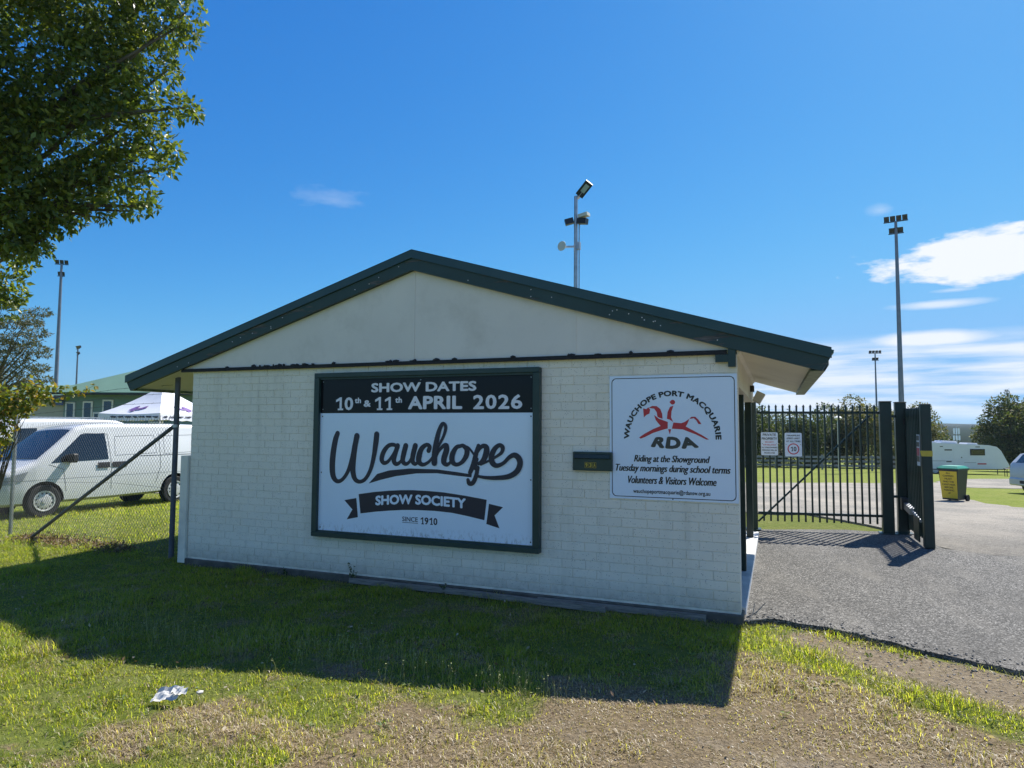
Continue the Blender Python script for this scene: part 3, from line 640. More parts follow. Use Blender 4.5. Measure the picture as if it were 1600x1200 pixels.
for k in range(26):
    x = random.uniform(LX+.2, RX-.2); z = rz(x)-random.uniform(.12, .2); nails.lathe([(.006, 0), (.004, .003)], (x, -.0725, z), (0, -1, 0), 6)
nails.build('nail_heads', 'ink_white', kiosk, kind='stuff')
nails = MB()
for xx in list(np.arange(-6.2, -.2, .45)):
    for z in np.arange(2.50, rz(xx)-.28, .3): nails.lathe([(.005, 0), (.004, .0015)], (xx+random.uniform(-.02, .02), -.0142, z), (0, -1, 0), 6)
nails.build('nail_heads', 'corner_cream', kiosk, kind='stuff')
# corner bracket top right, corner board left
cb_ = MB(); cb_.box(-.19, -.075, -.05, .0, 2.335, 2.402); cb_.box(-.078, -.012, -.055, .0, 2.29, 2.49); cb_.build('corner_bracket', 'frame_green', kiosk)
MB().box(-6.715, -6.597, -.034, .09, .01, 1.345, bev=.003).build('corner_board', 'corner_cream', kiosk)
# covered entry on the driveway side
MB().box(-.16, -.001, .205, YB-.05, 2.12, 2.43).build('lintel_beam', 'soffit_cream', kiosk)
MB().box(-.36, -.30, .21, YB-.3, .09, 2.4).build('recessed_wall', 'frame_green', kiosk)
dr = MB().box(-.30, -.26, .5, 1.5, .1, 2.08, bev=.004).build('door', 'gate_green', kiosk)
MB().lathe([(.012, 0), (.012, .04), (.025, .045), (.025, .06)], (-.26, .62, 1.05), (1, 0, 0), 12).build('handle', 'galvanised', dr)
MB().box(-.125, -.03, 1.82, 1.93, .09, 2.12, bev=.006).build('post', 'gate_green', kiosk)
MB().box(-.125, -.03, YB-.2, YB-.1, .09, 2.12, bev=.006).build('post', 'gate_green', kiosk)
MB().box(-.295, .032, .21, 5.0, -.05, .088, bev=.006).build('entry_slab', 'slab_paint', kiosk)
fl_ = empty('floodlight', (.07, 3.2, 2.3), 'small floodlight fixed under the right eave of the kiosk', 'floodlight')
q = MB(); q.box(.0, .05, 3.1, 3.3, 2.22, 2.3); q.build('bracket', 'steel_dark', fl_)
q = MB(); q.prism([(.03, 3.05, 2.10), (.12, 3.05, 2.06), (.19, 3.05, 2.18), (.09, 3.05, 2.23)], (0, .32, 0)); q.build('housing', 'white_trim', fl_)
q = MB(); q.prism([(.032, 3.07, 2.096), (.118, 3.07, 2.056), (.117, 3.07, 2.052), (.03, 3.07, 2.092)], (0, .28, 0)); q.build('lens', 'ink_white', fl_)
# ------------------------------------------------------------------ show sign
ss = empty('show_sign', (-3.26, -.04, .47), 'large framed show society sign with script lettering on the brick wall', 'sign')
x0, x1, z0, z1 = -4.642, -1.888, .478, 2.338; fw = .07
for nm, bx in (('top', (x0, x1, z1-.055, z1)), ('bottom', (x0, x1, z0, z0+.055)), ('l', (x0, x0+fw, z0+.0552, z1-.0552)), ('r', (x1-fw, x1, z0+.0552, z1-.0552))):
    MB().box(bx[0], bx[1], -.085, .004, bx[2], bx[3], bev=.005).build('frame_rail', 'frame_green', ss)
for bx in ((x0+fw, x1-fw, z1-.075, z1-.0552), (x0+fw, x1-fw, z0+.0552, z0+.07)):
    MB().box(bx[0], bx[1], -.066, .002, bx[2], bx[3]).build('inner_bead', 'frame_green', ss)
hp = MB().box(x0+fw, x1-fw, -.0405, .0, 1.879, z1-.076).build('header_panel', 'sign_black', ss); tag(hp, 'glossy black panel with the show dates')
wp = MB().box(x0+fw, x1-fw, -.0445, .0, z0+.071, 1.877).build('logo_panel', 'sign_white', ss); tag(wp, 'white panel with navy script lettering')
pl = wallplace(-.0405)
lettering('lettering', 'SHOW DATES', (-3.892, 2.107, -2.597, 2.213), 'ink_white', hp, pl, fat=.04, space=1.02)
for t_, bx in (('10', (-4.384, 1.911, -4.121, 2.058)), ('th', (-4.108, 1.988, -4.024, 2.052)), ('&', (-3.989, 1.947, -3.895, 2.022)), ('11', (-3.86, 1.91, -3.606, 2.056)),
               ('th', (-3.58, 1.988, -3.494, 2.054)), ('APRIL', (-3.418, 1.917, -2.761, 2.061)), ('2026', (-2.644, 1.915, -2.074, 2.065))):
    (numerals(t_, bx, 'ink_white', hp, pl, .03) if t_.isdigit() else lettering('lettering', t_, bx, 'ink_white', hp, pl, fat=.04, space=1.05))
pl = wallplace(-.0445)
mb = MB()
for k, (p, w) in enumerate(SCRIPT): ribbon(mb, p, w, pl, .0012+k*.0003)
mb.build('script_name', 'ink_navy', wp, fix=False)
flatpoly('swash', SWASH, 'ink_navy', wp, pl, .0009)
flatpoly('banner', BANNER, 'ink_navy', wp, pl); flatpoly('banner_tail', TAILL, 'ink_navy', wp, pl); flatpoly('banner_tail', TAILR, 'ink_navy', wp, pl)
sx = np.array([p[0] for p in SOCI]); sz = np.array([p[1] for p in SOCI])
def soc(u, p): return (p[0], np.interp(p[0], sx, sz)+u[1]*.108)
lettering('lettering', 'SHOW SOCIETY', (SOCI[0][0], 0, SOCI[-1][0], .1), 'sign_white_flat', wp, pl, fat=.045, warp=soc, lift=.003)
lettering('lettering', 'SINCE', (-3.466, .708, -3.275, .757), 'ink_navy', wp, pl, fat=.006)
numerals('1910', (-3.249, .688, -3.035, .762), 'ink_navy', wp, pl, .025)
MB().box(-3.466, -3.272, -.0459, -.0449, .692, .697).build('underline', 'ink_navy', wp)
scr = MB()
for X in (x0+fw+.03, (x0+x1)/2, x1-fw-.03):
    for Z in (1.92, z1-.1): scr.lathe([(.007, 0), (.005, .003)], (X, -.0405, Z), (0, -1, 0), 8)
scr.build('screw_heads', 'galvanised', hp, kind='stuff')
scr = MB()
for X in (x0+fw+.03, x1-fw-.03):
    for Z in (.58, 1.2, 1.84): scr.lathe([(.008, 0), (.006, .003)], (X, -.0445, Z), (0, -1, 0), 8)
scr.build('screw_heads', 'steel_dark', wp, kind='stuff')
# ------------------------------------------------------------------ riding association sign
rd = empty('riding_sign', (-.59, -.006, 1.05), 'square white riding sign with red horse and rider emblem on the wall', 'sign')
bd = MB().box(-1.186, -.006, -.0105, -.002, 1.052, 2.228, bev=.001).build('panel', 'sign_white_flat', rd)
pl = wallplace(-.0105)
def rrect(a, b, c, d, r, n=6):
    P = []
    for cx, cy, a0 in ((c-r, d-r, 0), (a+r, d-r, 90), (a+r, b+r, 180), (c-r, b+r, 270)):
        P += [(cx+r*math.cos(math.radians(a0+90*k/n)), cy+r*math.sin(math.radians(a0+90*k/n))) for k in range(n+1)]
    return P
A, B = rrect(-1.166, 1.072, -.026, 2.208, .045), rrect(-1.159, 1.079, -.033, 2.201, .039); n = len(A)
MB().add([pl(*p, .0012) for p in A+B], [(i, (i+1) % n, n+(i+1) % n, n+i) for i in range(n)]).build('border_line', 'ink_black', bd, fix=False)
def arcw(cx, cz, r, a0, a1, h):
    def f(u, p):
        a = math.radians(a0+(a1-a0)*u[0]); rr = r+u[1]*h; return (cx+rr*math.cos(a), cz+rr*math.sin(a))
    return f
lettering('lettering', 'WAUCHOPE PORT MACQUARIE', (0, 0, 1, 1), 'ink_black', bd, pl, fat=.045, space=1.06, warp=arcw(-.597, 1.632, .388, 181, -1, .062))
em = MB()
for k, p in HORSE.items():
    flatpoly('horse_emblem' if k not in ('rider_body', 'rider_foot') else 'rider_emblem', p, 'ink_red', bd, pl)
hd = [(-.583+.0225*math.cos(a), 1.972+.0225*math.sin(a)) for a in np.linspace(-2.7, 2.7, 16)]+[(-.613, 1.973)]
flatpoly('rider_emblem', hd, 'ink_red', bd, pl)
def flare(u, p): return (p[0]+(u[0]-.5)*(.5-u[1])*.10, p[1]-.016*math.sin(math.pi*u[0])*(1-u[1])+.006*math.sin(math.pi*u[0])*u[1])
lettering('lettering', 'RDA', (-.77, 1.55, -.37, 1.643), 'ink_grey', bd, pl, fat=.06, warp=flare, space=1.15)
for s_, bx in (('Riding at the Showground', (-.952, 1.388, -.25, 1.472)), ('Tuesday mornings during school terms', (-1.13, 1.296, -.072, 1.382)), ('Volunteers & Visitors Welcome', (-1.01, 1.202, -.196, 1.272))):
    lettering('lettering', s_, bx, 'ink_black', bd, pl, shear=.3, heavy=.045)
lettering('lettering', 'wauchopeportmacquarie@rdansw.org.au', (-.96, 1.100, -.253, 1.152), 'ink_black', bd, pl, fat=.016)
scr = MB()
for X in (-1.15, -.59, -.04):
    for Z in (1.09, 2.19) if X != -.59 else (1.065,): scr.lathe([(.006, 0), (.004, .003)], (X, -.0105, Z), (0, -1, 0), 8)
scr.build('screw_heads', 'steel_dark', bd, kind='stuff')
# ------------------------------------------------------------------ letterbox
lb = empty('letterbox', (-1.355, -.02, 1.31), 'dark green metal letterbox set in the brick wall numbered 93A', 'letterbox')
MB().box(-1.549, -1.155, -.05, .02, 1.310, 1.492, bev=.006).build('box', 'frame_green', lb)
f_ = MB(); f_.prism([(-1.53, -.052, 1.425), (-1.53, -.075, 1.432), (-1.53, -.062, 1.468), (-1.53, -.052, 1.472)], (.355, 0, 0)); f_.build('slot_flap', 'gate_green', lb)
for k, ch in enumerate('93A'):
    xx = -1.425+k*.04; t_ = MB().box(xx, xx+.034, -.053, -.0505, 1.338, 1.392).build('number_tile', 'ink_black', lb)
    lettering('numeral', ch, (xx+.007, 1.346, xx+.027, 1.385), 'ink_yellow', t_, wallplace(-.053), fat=.02, lift=.0008)
    fr2 = MB(); a = .002
    for bx in ((xx, xx+.034, 1.338, 1.338+a), (xx, xx+.034, 1.392-a, 1.392), (xx, xx+a, 1.3401, 1.3899), (xx+.034-a, xx+.034, 1.3401, 1.3899)): fr2.box(bx[0], bx[1], -.0538, -.0531, bx[2], bx[3])
    fr2.build('tile_edge', 'ink_yellow', t_)
# ------------------------------------------------------------------ chain-link fence
fence = empty('chain_link_fence', (-9.5, .7, 0), 'chain link fence with barbed wire and diagonal brace left of the kiosk', 'fence')
FP = [(-7.062, .18), (-11.92, 1.2), (-16.8, 2.23), (-21.7, 3.26)]
def fpt(x): return .18+(x+7.062)*(1.02/-4.858)
for k, (x, y) in enumerate(FP):
    g0 = gzf(x, y); top = 2.375 if k == 0 else 2.32+g0
    if k == 0:
        p_ = MB().tube([(x, y, g0-.3), (x+.012, y, top)], .034, 14).build('post', 'post_paint', fence, True)
        MB().lathe([(.0345, 0), (.0352, .004), (.03, .014)], (x+.012, y, top), (0, 0, 1), 14).build('post_cap', 'post_paint', p_)
        MB().lathe([(.043, 0), (.043, .04)], (x+.008, y, 1.70), (0, 0, 1), 14).build('brace_clamp', 'galvanised', p_)
    else:
        a = MB(); a.box(x-.03, x+.03, y-.022, y+.022, g0-.3, top, bev=.008)
        a.build('post', 'galvanised', fence)
MB().tube([(-7.10, .185, 1.715), (-10.98, .86, gzf(-10.98, .86)-.05)], .027, 10).build('brace', 'post_paint', fence, True)
cl = MB(); pitch = .0707; X0, X1 = -7.10, -21.5; nW = int((X0-X1)/pitch)
def wire(sgn):
    for i in range(-26, nW+26):
        xs = X0-i*pitch; zb_ = .04; H = 1.77; pts = []
        xa, xb = xs, xs-sgn*H
        ta, tb = 0., 1.
        lo_, hi_ = sorted((xa, xb))
        if hi_ < X1 or lo_ > X0: continue
        f0 = lambda t: xa+(xb-xa)*t
        ts = [t for t in np.linspace(0, 1, 7)]
        seg = []
        if xa > X0: ta = (X0-xa)/(xb-xa)
        if xb > X0: tb = (X0-xa)/(xb-xa)
        if xa < X1: ta = max(ta, (X1-xa)/(xb-xa))
        if xb < X1: tb = min(tb, (X1-xa)/(xb-xa))
        if tb-ta < .02: continue
        P = []
        for t in (ta, (ta+tb)/2, tb):
            x = f0(t); z = gzf(x, fpt(x))+zb_+H*t+.012*math.sin(x*1.7)*(t)
            P.append((x, fpt(x)-.035+sgn*.0016, z))
        cl.tube(P, .0019, 3, False)
wire(1); wire(-1)
for i in range(nW):      # twisted barbs along the top selvage
    x = X0-i*pitch; z = gzf(x, fpt(x))+1.81; lean = random.uniform(-.03, .03)
    cl.tube([(x, fpt(x)-.035, z-.01), (x+lean+.012, fpt(x)-.045, z+.05)], .0018, 3, False)
pm('fence_wire', (.075, .08, .085), .5, metal=.3, var=.3)
cl.build('wire_mesh', 'fence_wire', fence, fix=False, kind='stuff')
for dz in (2.02, 2.14, 2.25):
    P = []; st_ = MB()
    for i in range(61):
        x = X0-(X0-X1)*i/60; P.append((x, fpt(x)-.04, gzf(x, fpt(x))+dz+(.012 if x > -11 else 0)-.02*abs(math.sin((x+7.06)/4.9*math.pi))))
    st_.tube(P, .0024, 4, False)
    for i in range(1, 60, 1):
        c0 = Vector(P[i]); st_.tube([c0+Vector((.0, -.014, -.012)), c0+Vector((.006, .014, .012))], .0016, 3, False)
    st_.build('barbed_wire', 'fence_wire', fence, fix=False)
for dz in (.12, .9, 1.78):
    st_ = MB(); st_.tube([(X0-(X0-X1)*i/40, fpt(X0-(X0-X1)*i/40)-.032, gzf(X0-(X0-X1)*i/40, 1)+dz) for i in range(41)], .002, 3, False); st_.build('strain_wire', 'fence_wire', fence, fix=False)
# ------------------------------------------------------------------ gate
def gpost(x, y, w, h, label):
    o = empty('gate_post', (x, y, 0), label, 'gate post', 'dark green square gate posts')
    MB().box(x-w/2, x+w/2, y-w/2, y+w/2, -.3, h, bev=.008).build('shaft', 'gate_green', o)
    MB().box(x-w/2-.006, x+w/2+.006, y-w/2-.006, y+w/2+.006, h+.001, h+.02, bev=.006).build('cap', 'gate_green', o)
    MB().box(x-w/2-.05, x+w/2+.05, y-w/2-.05, y+w/2+.05, .0, .035, bev=.004).build('base_plate', 'gate_green', o)
GL, GR = Vector((-.075, 5.72, 0)), Vector((1.99, 6.10, 0))
gpost(GL.x-.005, GL.y, .165, 2.24, 'dark green square gate post beside the kiosk wall')
gpost(GR.x+.0, GR.y, .17, 2.16, 'dark green square gate post at the end of the closed leaf')
gpost(2.225, 6.22, .16, 2.15, 'dark green square gate post that carries the open leaf')
def leaf(a, b, n, zlo, zhi, rails, name, label, brace=True, pw=.026, endpost=0):
    o = empty(name, ((a+b)/2), label, 'gate', 'picket gate leaves'); d = (b-a).normalized(); nn = Vector((-d.y, d.x, 0))
    for z in rails:
        MB().bar(a+Vector((0, 0, z)), b+Vector((0, 0, z)), .04, .04).build('rail', 'gate_green', o)
    L_ = (b-a).length
    for k in range(n):
        c0 = a+d*(L_*(k+.75)/(n+.5))-nn*.034
        q = MB(); w = pw; r_ = [d*(w/2*i)+nn*(w/2*j) for i, j in ((-1, -1), (1, -1), (1, 1), (-1, 1))]
        z0, z1 = zlo, zhi-.05
        q.add([c0+p+Vector((0, 0, z0)) for p in r_]+[c0+p+Vector((0, 0, z1)) for p in r_], [(0, 3, 2, 1), (0, 1, 5, 4), (1, 2, 6, 5), (2, 3, 7, 6), (3, 0, 4, 7)])
        q.add([c0+p*1.25+Vector((0, 0, z1)) for p in r_]+[c0+p*1.25+Vector((0, 0, z1+.014)) for p in r_]+[c0+Vector((0, 0, zhi))], [(0, 3, 2, 1), (0, 1, 5, 4), (1, 2, 6, 5), (2, 3, 7, 6), (3, 0, 4, 7), (4, 5, 8), (5, 6, 8), (6, 7, 8), (7, 4, 8)])
        q.build('picket', 'gate_green', o)
    if brace: MB().bar(a+Vector((0, 0, zlo-.02))+nn*.03, a+d*(L_*.93)+Vector((0, 0, rails[0]-.05))+nn*.03, .02, .028).build('brace', 'gate_green', o)
    return o
d_ = (GR-GL).normalized()
g1 = leaf(GL+d_*.09, GR-d_*.09, 17, .17, 2.13, (1.99, .30), 'picket_gate', 'dark green picket gate leaf standing closed, carrying two white notices')
HA, HB = Vector((2.31, 6.08, 0)), Vector((2.325, 4.86, 0))
g2 = leaf(HA, HB, 10, .13, 2.06, (1.93, 1.05, .27), 'picket_gate', 'dark green picket gate leaf swung open towards the driveway, seen edge on', False, .022)
MB().box(HB.x-.065, HB.x+.065, HB.y-.13, HB.y-.001, .03, 2.09, bev=.006).build('end_post', 'gate_green', g2)
MB().box(HA.x-.03, HA.x+.03, HA.y-.005, HA.y+.05, .1, 2.06, bev=.004).build('hinge_stile', 'gate_green', g2)
for z in (.35, 1.8): MB().lathe([(.02, 0), (.02, .09)], (2.27, 6.13, z), (0, 0, 1), 10).build('hinge', 'steel_dark', g2)
tie = MB(); tie.bar((2.06, 6.12, 1.93), (2.17, 6.18, 1.93), .03, .04); tie.bar((2.06, 6.12, .62), (2.17, 6.18, .62), .03, .04); o = tie.build('post_tie', 'gate_green'); tag(o, 'short dark steel ties joining the two right gate posts', 'bracket')
# gate operator at the foot of the open leaf
go = empty('gate_opener', (2.28, 5.5, 0), 'electric ram gate opener with silver arm at the foot of the open leaf', 'gate opener')
MB().box(2.17, 2.27, 5.96, 6.12, .42, .62, bev=.01).build('control_box', 'steel_dark', go)
MB().bar((2.24, 6.02, .5), (2.26, 5.55, .45), .09, .1).build('motor_housing', 'galvanised', go)
MB().tube([(2.26, 5.55, .45), (2.27, 5.02, .37)], .02, 10).build('ram', 'galvanised', go, True)
MB().box(2.245, 2.262, 5.05, 5.45, .06, .42, bev=.004).build('guard_plate', 'gate_green', go)
# notices on the closed leaf
def notice(cx, z0, w, h, name, label, lines, ring=False):
    ex = d_; nn = Vector((d_.y, -d_.x, 0)); t0 = (cx-(GL.x))/d_.x; c0 = GL+d_*t0+nn*.052
    def place(u, v, hh): p = c0+ex*u+nn*hh; return (p.x, p.y, v)
    o = empty(name, (c0.x, c0.y, z0), label, 'notice', 'white notices on the closed gate leaf')
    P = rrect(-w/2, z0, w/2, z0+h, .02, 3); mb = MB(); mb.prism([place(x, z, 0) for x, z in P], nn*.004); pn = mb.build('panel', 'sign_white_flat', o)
    for s_, bx, mt in lines: (numerals(s_, (bx[0], z0+bx[1], bx[2], z0+bx[3]), mt, pn, place, .02, lift=.0055) if s_.isdigit() else lettering('lettering', s_, (bx[0], z0+bx[1], bx[2], z0+bx[3]), mt, pn, place, fat=.015, lift=.0055))
    if ring:
        R0, R1 = .076, .093; A = [(R1*math.cos(a), z0+.125+R1*math.sin(a)) for a in np.linspace(0, 2*math.pi, 33)[:-1]]; B = [(R0*math.cos(a), z0+.125+R0*math.sin(a)) for a in np.linspace(0, 2*math.pi, 33)[:-1]]
        MB().add([place(*p, .0055) for p in A+B], [(i, (i+1) % 32, 32+(i+1) % 32, 32+i) for i in range(32)]).build('speed_ring', 'ink_redring', pn, fix=False)
    for dx in (-w/2+.02, w/2-.02):
        MB().lathe([(.006, 0), (.004, .003)], place(dx, z0+h/2, .004), nn, 8).build('bolt', 'steel_dark', o)
    return o
notice(.197, 1.27, .27, .385, 'notice', 'white private property notice wired to the gate pickets', [
    ('PRIVATE', (-.105, .325, .105, .365), 'ink_black'), ('PROPERTY', (-.122, .258, .122, .3), 'ink_black'), ('SECURITY', (-.07, .212, .07, .233), 'ink_pink'),
    ('SURVEILLANCE', (-.102, .166, .102, .187), 'ink_pink'), ('ALL UNAUTHORISED', (-.125, .12, .125, .143), 'ink_black'), ('PERSONS WILL BE', (-.118, .074, .118, .097), 'ink_black'), ('PROSECUTED', (-.085, .028, .085, .05), 'ink_black')])
notice(.57, 1.255, .27, .395, 'notice', 'white speed limit notice with a red ringed 10', [
    ('MAXIMUM', (-.1, .338, .1, .362), 'ink_black'), ('SPEED LIMIT', (-.105, .29, .105, .315), 'ink_black'), ('AT ALL TIMES', (-.112, .24, .112, .265), 'ink_black'), ('10', (-.05, .088, .05, .162), 'ink_black')], True)
# poster and reflector on the end post of the open leaf
po = empty('poster', (2.2, 4.95, 1.3), 'narrow faded grey and maroon poster on the open gate leaf', 'poster')
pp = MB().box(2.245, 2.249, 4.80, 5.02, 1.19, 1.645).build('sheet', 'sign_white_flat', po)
for z0, z1, mt in ((1.335, 1.45, 'ink_pink'), (1.47, 1.535, 'ink_grey'), (1.25, 1.33, 'ink_grey'), (1.56, 1.63, 'ink_grey')):
    MB().box(2.2432, 2.2445, 4.815, 5.005, z0, z1).build('print_block', mt, pp)
sp_ = MB(); sp_.prism([(2.254, 4.726, 1.335), (2.393, 4.726, 1.335), (2.393, 4.726, 1.415), (2.235, 4.726, 1.415)], (0, .0022, 0)); tag(sp_.build('reflector', 'ink_yellow'), 'yellow reflector strip on the end post of the open gate', 'reflector')
# ------------------------------------------------------------------ light towers
pm('tower_blue', (.17, .19, .23), .4, metal=.5, var=.15)
pm('lamp_dark', (.012, .016, .028), .4, var=.2)
def tower(x, y, h, r0, r1, heads, name, label, aim=-.4, tilt=35, s=1.):
    g0 = gzf(x, y); o = empty(name, (x, y, g0), label, 'light tower', 'floodlight towers round the showground')
    MB().tube([(x, y, g0-.3), (x, y, g0+h*.45), (x, y, g0+h)], [r0, (r0+r1)/2, r1], 12).build('pole', 'tower_blue', o, True)
    ax = Vector((math.cos(aim), math.sin(aim), 0)); fw_ = Vector((ax.y, -ax.x, 0))
    for zz, n, wd in heads:
        z = g0+h+zz; MB().bar(Vector((x, y, z))-ax*wd/2, Vector((x, y, z))+ax*wd/2, .1*s, .1*s).build('cross_arm', 'lamp_dark', o)
        for k in range(n):
            c0 = Vector((x, y, z))+ax*(wd*((k+.5)/n-.5)); t = math.radians(tilt); dn = fw_*math.cos(t)-Vector((0, 0, math.sin(t))); upv = ax.cross(dn)
            if upv.z < 0: upv = -upv
            w, hh, dp = wd/n*.86, .62*s, .3*s; c0 = c0+Vector((0, 0, .38*s)); P = [c0+ax*(w/2*i)+upv*(hh/2*j) for i, j in ((-1, -1), (1, -1), (1, 1), (-1, 1))]
            q = MB(); q.add([p for p in P]+[c0+(p-c0)*.7+dn*-dp for p in P], [(0, 1, 2, 3), (7, 6, 5, 4), (0, 4, 5, 1), (1, 5, 6, 2), (2, 6, 7, 3), (3, 7, 4, 0)]); ld = q.build('lamp_head', 'lamp_dark', o)
            q = MB(); q.add([c0+(p-c0)*.9+dn*.004 for p in P], [(0, 1, 2, 3)]); q.build('lamp_glass', 'lamp_dark', ld)
tower(9.75, 55.2, 20.4, .25, .11, ((0, 4, 1.75), (-1.0, 2, 1.1)), 'light_tower', 'tall steel floodlight tower rising right of the open gate', -.2, 30, .72)
tower(10.8, 78, 12.7, .14, .07, ((0, 4, 1.3), (-.8, 2, .7)), 'light_tower', 'slim distant floodlight tower behind the gate, right half of the sky', .1, 30, .5)
tower(-41.4, 21.75, 12.7, .16, .07, ((0, 3, .75), (-.75, 2, .4)), 'light_tower', 'tall floodlight tower above the green hall roof near the tree', .7, 30, .42)
tower(-57.9, 34.7, 9.9, .11, .06, ((0, 4, .95), (-.55, 2, .55)), 'light_tower', 'shorter floodlight tower behind the hall roof, right of the tall one', -.3, 30, .4)
# area lamp with camera and dish on a galvanised pole behind the kiosk
kp = empty('area_light_pole', (-3.0, 5.04, 0), 'galvanised pole with area lamp, camera and dish behind the kiosk', 'lamp pole')
bx_, by_ = -3.0, 5.04
MB().tube([(bx_, by_, -.1), (bx_+.01, by_, 3), (bx_+.02, by_, 5.9)], [.045, .04, .034], 12).build('pole', 'galvanised', kp, True)
MB().tube([(bx_+.075, by_-.01, 3), (bx_+.085, by_-.01, 5.5)], .012, 8).build('conduit', 'galvanised', kp, True)
q = MB(); a = Vector((bx_+.04, by_, 5.86)); b = Vector((bx_+.36, by_-.12, 6.14)); t = (b-a).normalized(); sd = t.cross(Vector((0, 1, .3))).normalized()
q.bar(a, a+t*.16, .05, .05); q.build('lamp_arm', 'galvanised', kp)
q = MB(); q.bar(a+t*.06, a+t*.36, .15, .06, (.35, -.85, -.35)); q.build('lamp_head', 'steel_dark', kp)
q = MB(); q.bar(a+t*.15, a+t*.31, .08, .068, (.35, -.85, -.35)); q.build('lamp_glass', 'galvanised', kp)
q = MB(); q.bar((bx_-.17, by_-.05, 5.42), (bx_-.03, by_, 5.46), .1, .1); q.bar((bx_+.07, by_-.02, 5.43), (bx_+.24, by_-.06, 5.40), .11, .1); q.build('camera_unit', 'lamp_dark', kp)
q = MB(); q.bar((bx_+.09, by_-.02, 5.51), (bx_+.27, by_-.06, 5.53), .12, .06); q.build('camera_shade', 'white_trim', kp)
q = MB(); q.lathe([(.03, 0), (.075, .025), (.09, .05), (.088, .055)], (bx_-.2, by_-.06, 4.98), (-.3, -.94, .05), 18); q.build('dish', 'white_trim', kp, True)
q = MB(); q.bar((bx_-.2, by_-.05, 4.98), (bx_, by_, 4.98), .03, .03); q.box(bx_+.04, bx_+.1, by_-.04, by_+.04, 4.92, 5.05); q.build('dish_bracket', 'galvanised', kp)
# ------------------------------------------------------------------ wheelie bin
pm('bin_plastic', (.012, .020, .022), .45, var=.2); pm('bin_lid', (.02, .26, .17), .4, var=.15); pm('rubber', (.016, .016, .017), .8, var=.2)
bn = empty('wheelie_bin', (4.75, 14.9, -.224), 'dark wheelie bin with green lid and yellow notice beside the road', 'bin')
bxf = Matrix.Translation((4.75, 14.9, -.224)) @ Matrix.Rotation(math.radians(-37), 4, 'Z') @ Matrix.Scale(.9, 4)    # local -Y is the front
def frus(b0, b1, z0, z1, off=(0, 0)):
    w0, d0 = b0; w1, d1 = b1
    return [(-w0, -d0, z0), (w0, -d0, z0), (w0, d0, z0), (-w0, d0, z0), (-w1+off[0], -d1+off[1], z1), (w1+off[0], -d1+off[1], z1), (w1+off[0], d1+off[1], z1), (-w1+off[0], d1+off[1], z1)]
BF = [(0, 3, 2, 1), (4, 5, 6, 7), (0, 1, 5, 4), (1, 2, 6, 5), (2, 3, 7, 6), (3, 0, 4, 7)]
q = MB(bxf); q.add(frus((.21, .23), (.265, .31), .05, .93), BF); q.add(frus((.29, .335), (.29, .335), .93, .97), BF); q.build('body', 'bin_plastic', bn)
q = MB(bxf); q.add(frus((.30, .35), (.30, .35), .972, .995), BF); q.add(frus((.29, .34), (.22, .25), .995, 1.06), BF); q.build('lid', 'bin_lid', bn)
q = MB(bxf); q.tube([(-.25, .37, .94), (-.25, .42, .97), (.25, .42, .97), (.25, .37, .94)], .016, 8); q.build('handle', 'bin_plastic', bn, True)
for sx_ in (-1, 1):
    q = MB(bxf); q.lathe([(.1, 0), (.1, .05)], (sx_*.245-.025, .27, .1), (1, 0, 0), 18); q.build('wheel', 'rubber', bn)
bs = MB(bxf); fz = lambda z: -(.23+(z-.05)/.88*.08); bs.add([(-.215, fz(.1)-.004, .1), (.215, fz(.1)-.004, .1), (.24, fz(.9)-.004, .9), (-.24, fz(.9)-.004, .9), (-.215, fz(.1)-.008, .1), (.215, fz(.1)-.008, .1), (.24, fz(.9)-.008, .9), (-.24, fz(.9)-.008, .9)], BF)
pm('notice_yellow', (.62, .46, .03), .5, var=.1)
bsn = bs.build('notice_board', 'notice_yellow', bn)
def bplace(u, v, h): p = bxf @ Vector((u, fz(v)-.008-h, v)); return tuple(p)
for k, (s_, w) in enumerate((('ALL', .06), ('CAMPERS', .15), ('MUST', .1), ('FIND THE', .15), ('CARETAKER', .18), ('BEFORE', .12), ('PARKING', .14), ('UP', .035))):
    z = .82-k*.085; lettering('lettering', s_, (-w, z, w, z+.05), 'ink_black', bsn, bplace, fat=.02, lift=.002)
# ------------------------------------------------------------------ rail fence and lamp post beyond the road
pm('rail_steel', (.17, .19, .22), .45, metal=.3, var=.25, vscale=1)
rf = empty('rail_fence', (1, 54, gzf(1, 54)), 'long grey steel rail fence on the grass beyond the gate', 'fence')
A_, B_ = Vector((-16, 57.6, 0)), Vector((9.2, 53.9, 0)); nR = 14
for k in range(nR+1):
    p = A_.lerp(B_, k/nR); g0 = gzf(p.x, p.y); MB().box(p.x-.07, p.x+.07, p.y-.07, p.y+.07, g0-.2, g0+1.22, bev=.01).build('post', 'rail_steel', rf)
for z in (.42, .78, 1.12):
    a = A_.copy(); b = B_.copy(); a.z = gzf(a.x, a.y)+z; b.z = gzf(b.x, b.y)+z; off_ = Vector((-.02, -.09, 0)); MB().bar(a+off_, b+off_, .06, .17).build('rail', 'rail_steel', rf)
lp = empty('lamp_post', (4.9, 52.6, gzf(4.9, 52.6)), 'thin pale lamp post standing at the grey rail fence', 'lamp post'); g0 = gzf(4.9, 52.6)
MB().tube([(4.9, 52.6, g0), (4.9, 52.6, g0+4.0)], .075, 10).build('pole', 'white_trim', lp, True)
q = MB(); q.lathe([(.1, 0), (.3, .12), (.3, .2), (.06, .34)], (4.9, 52.6, g0+4.0), (0, 0, 1), 14); q.build('lamp_hood', 'white_trim', lp, True)
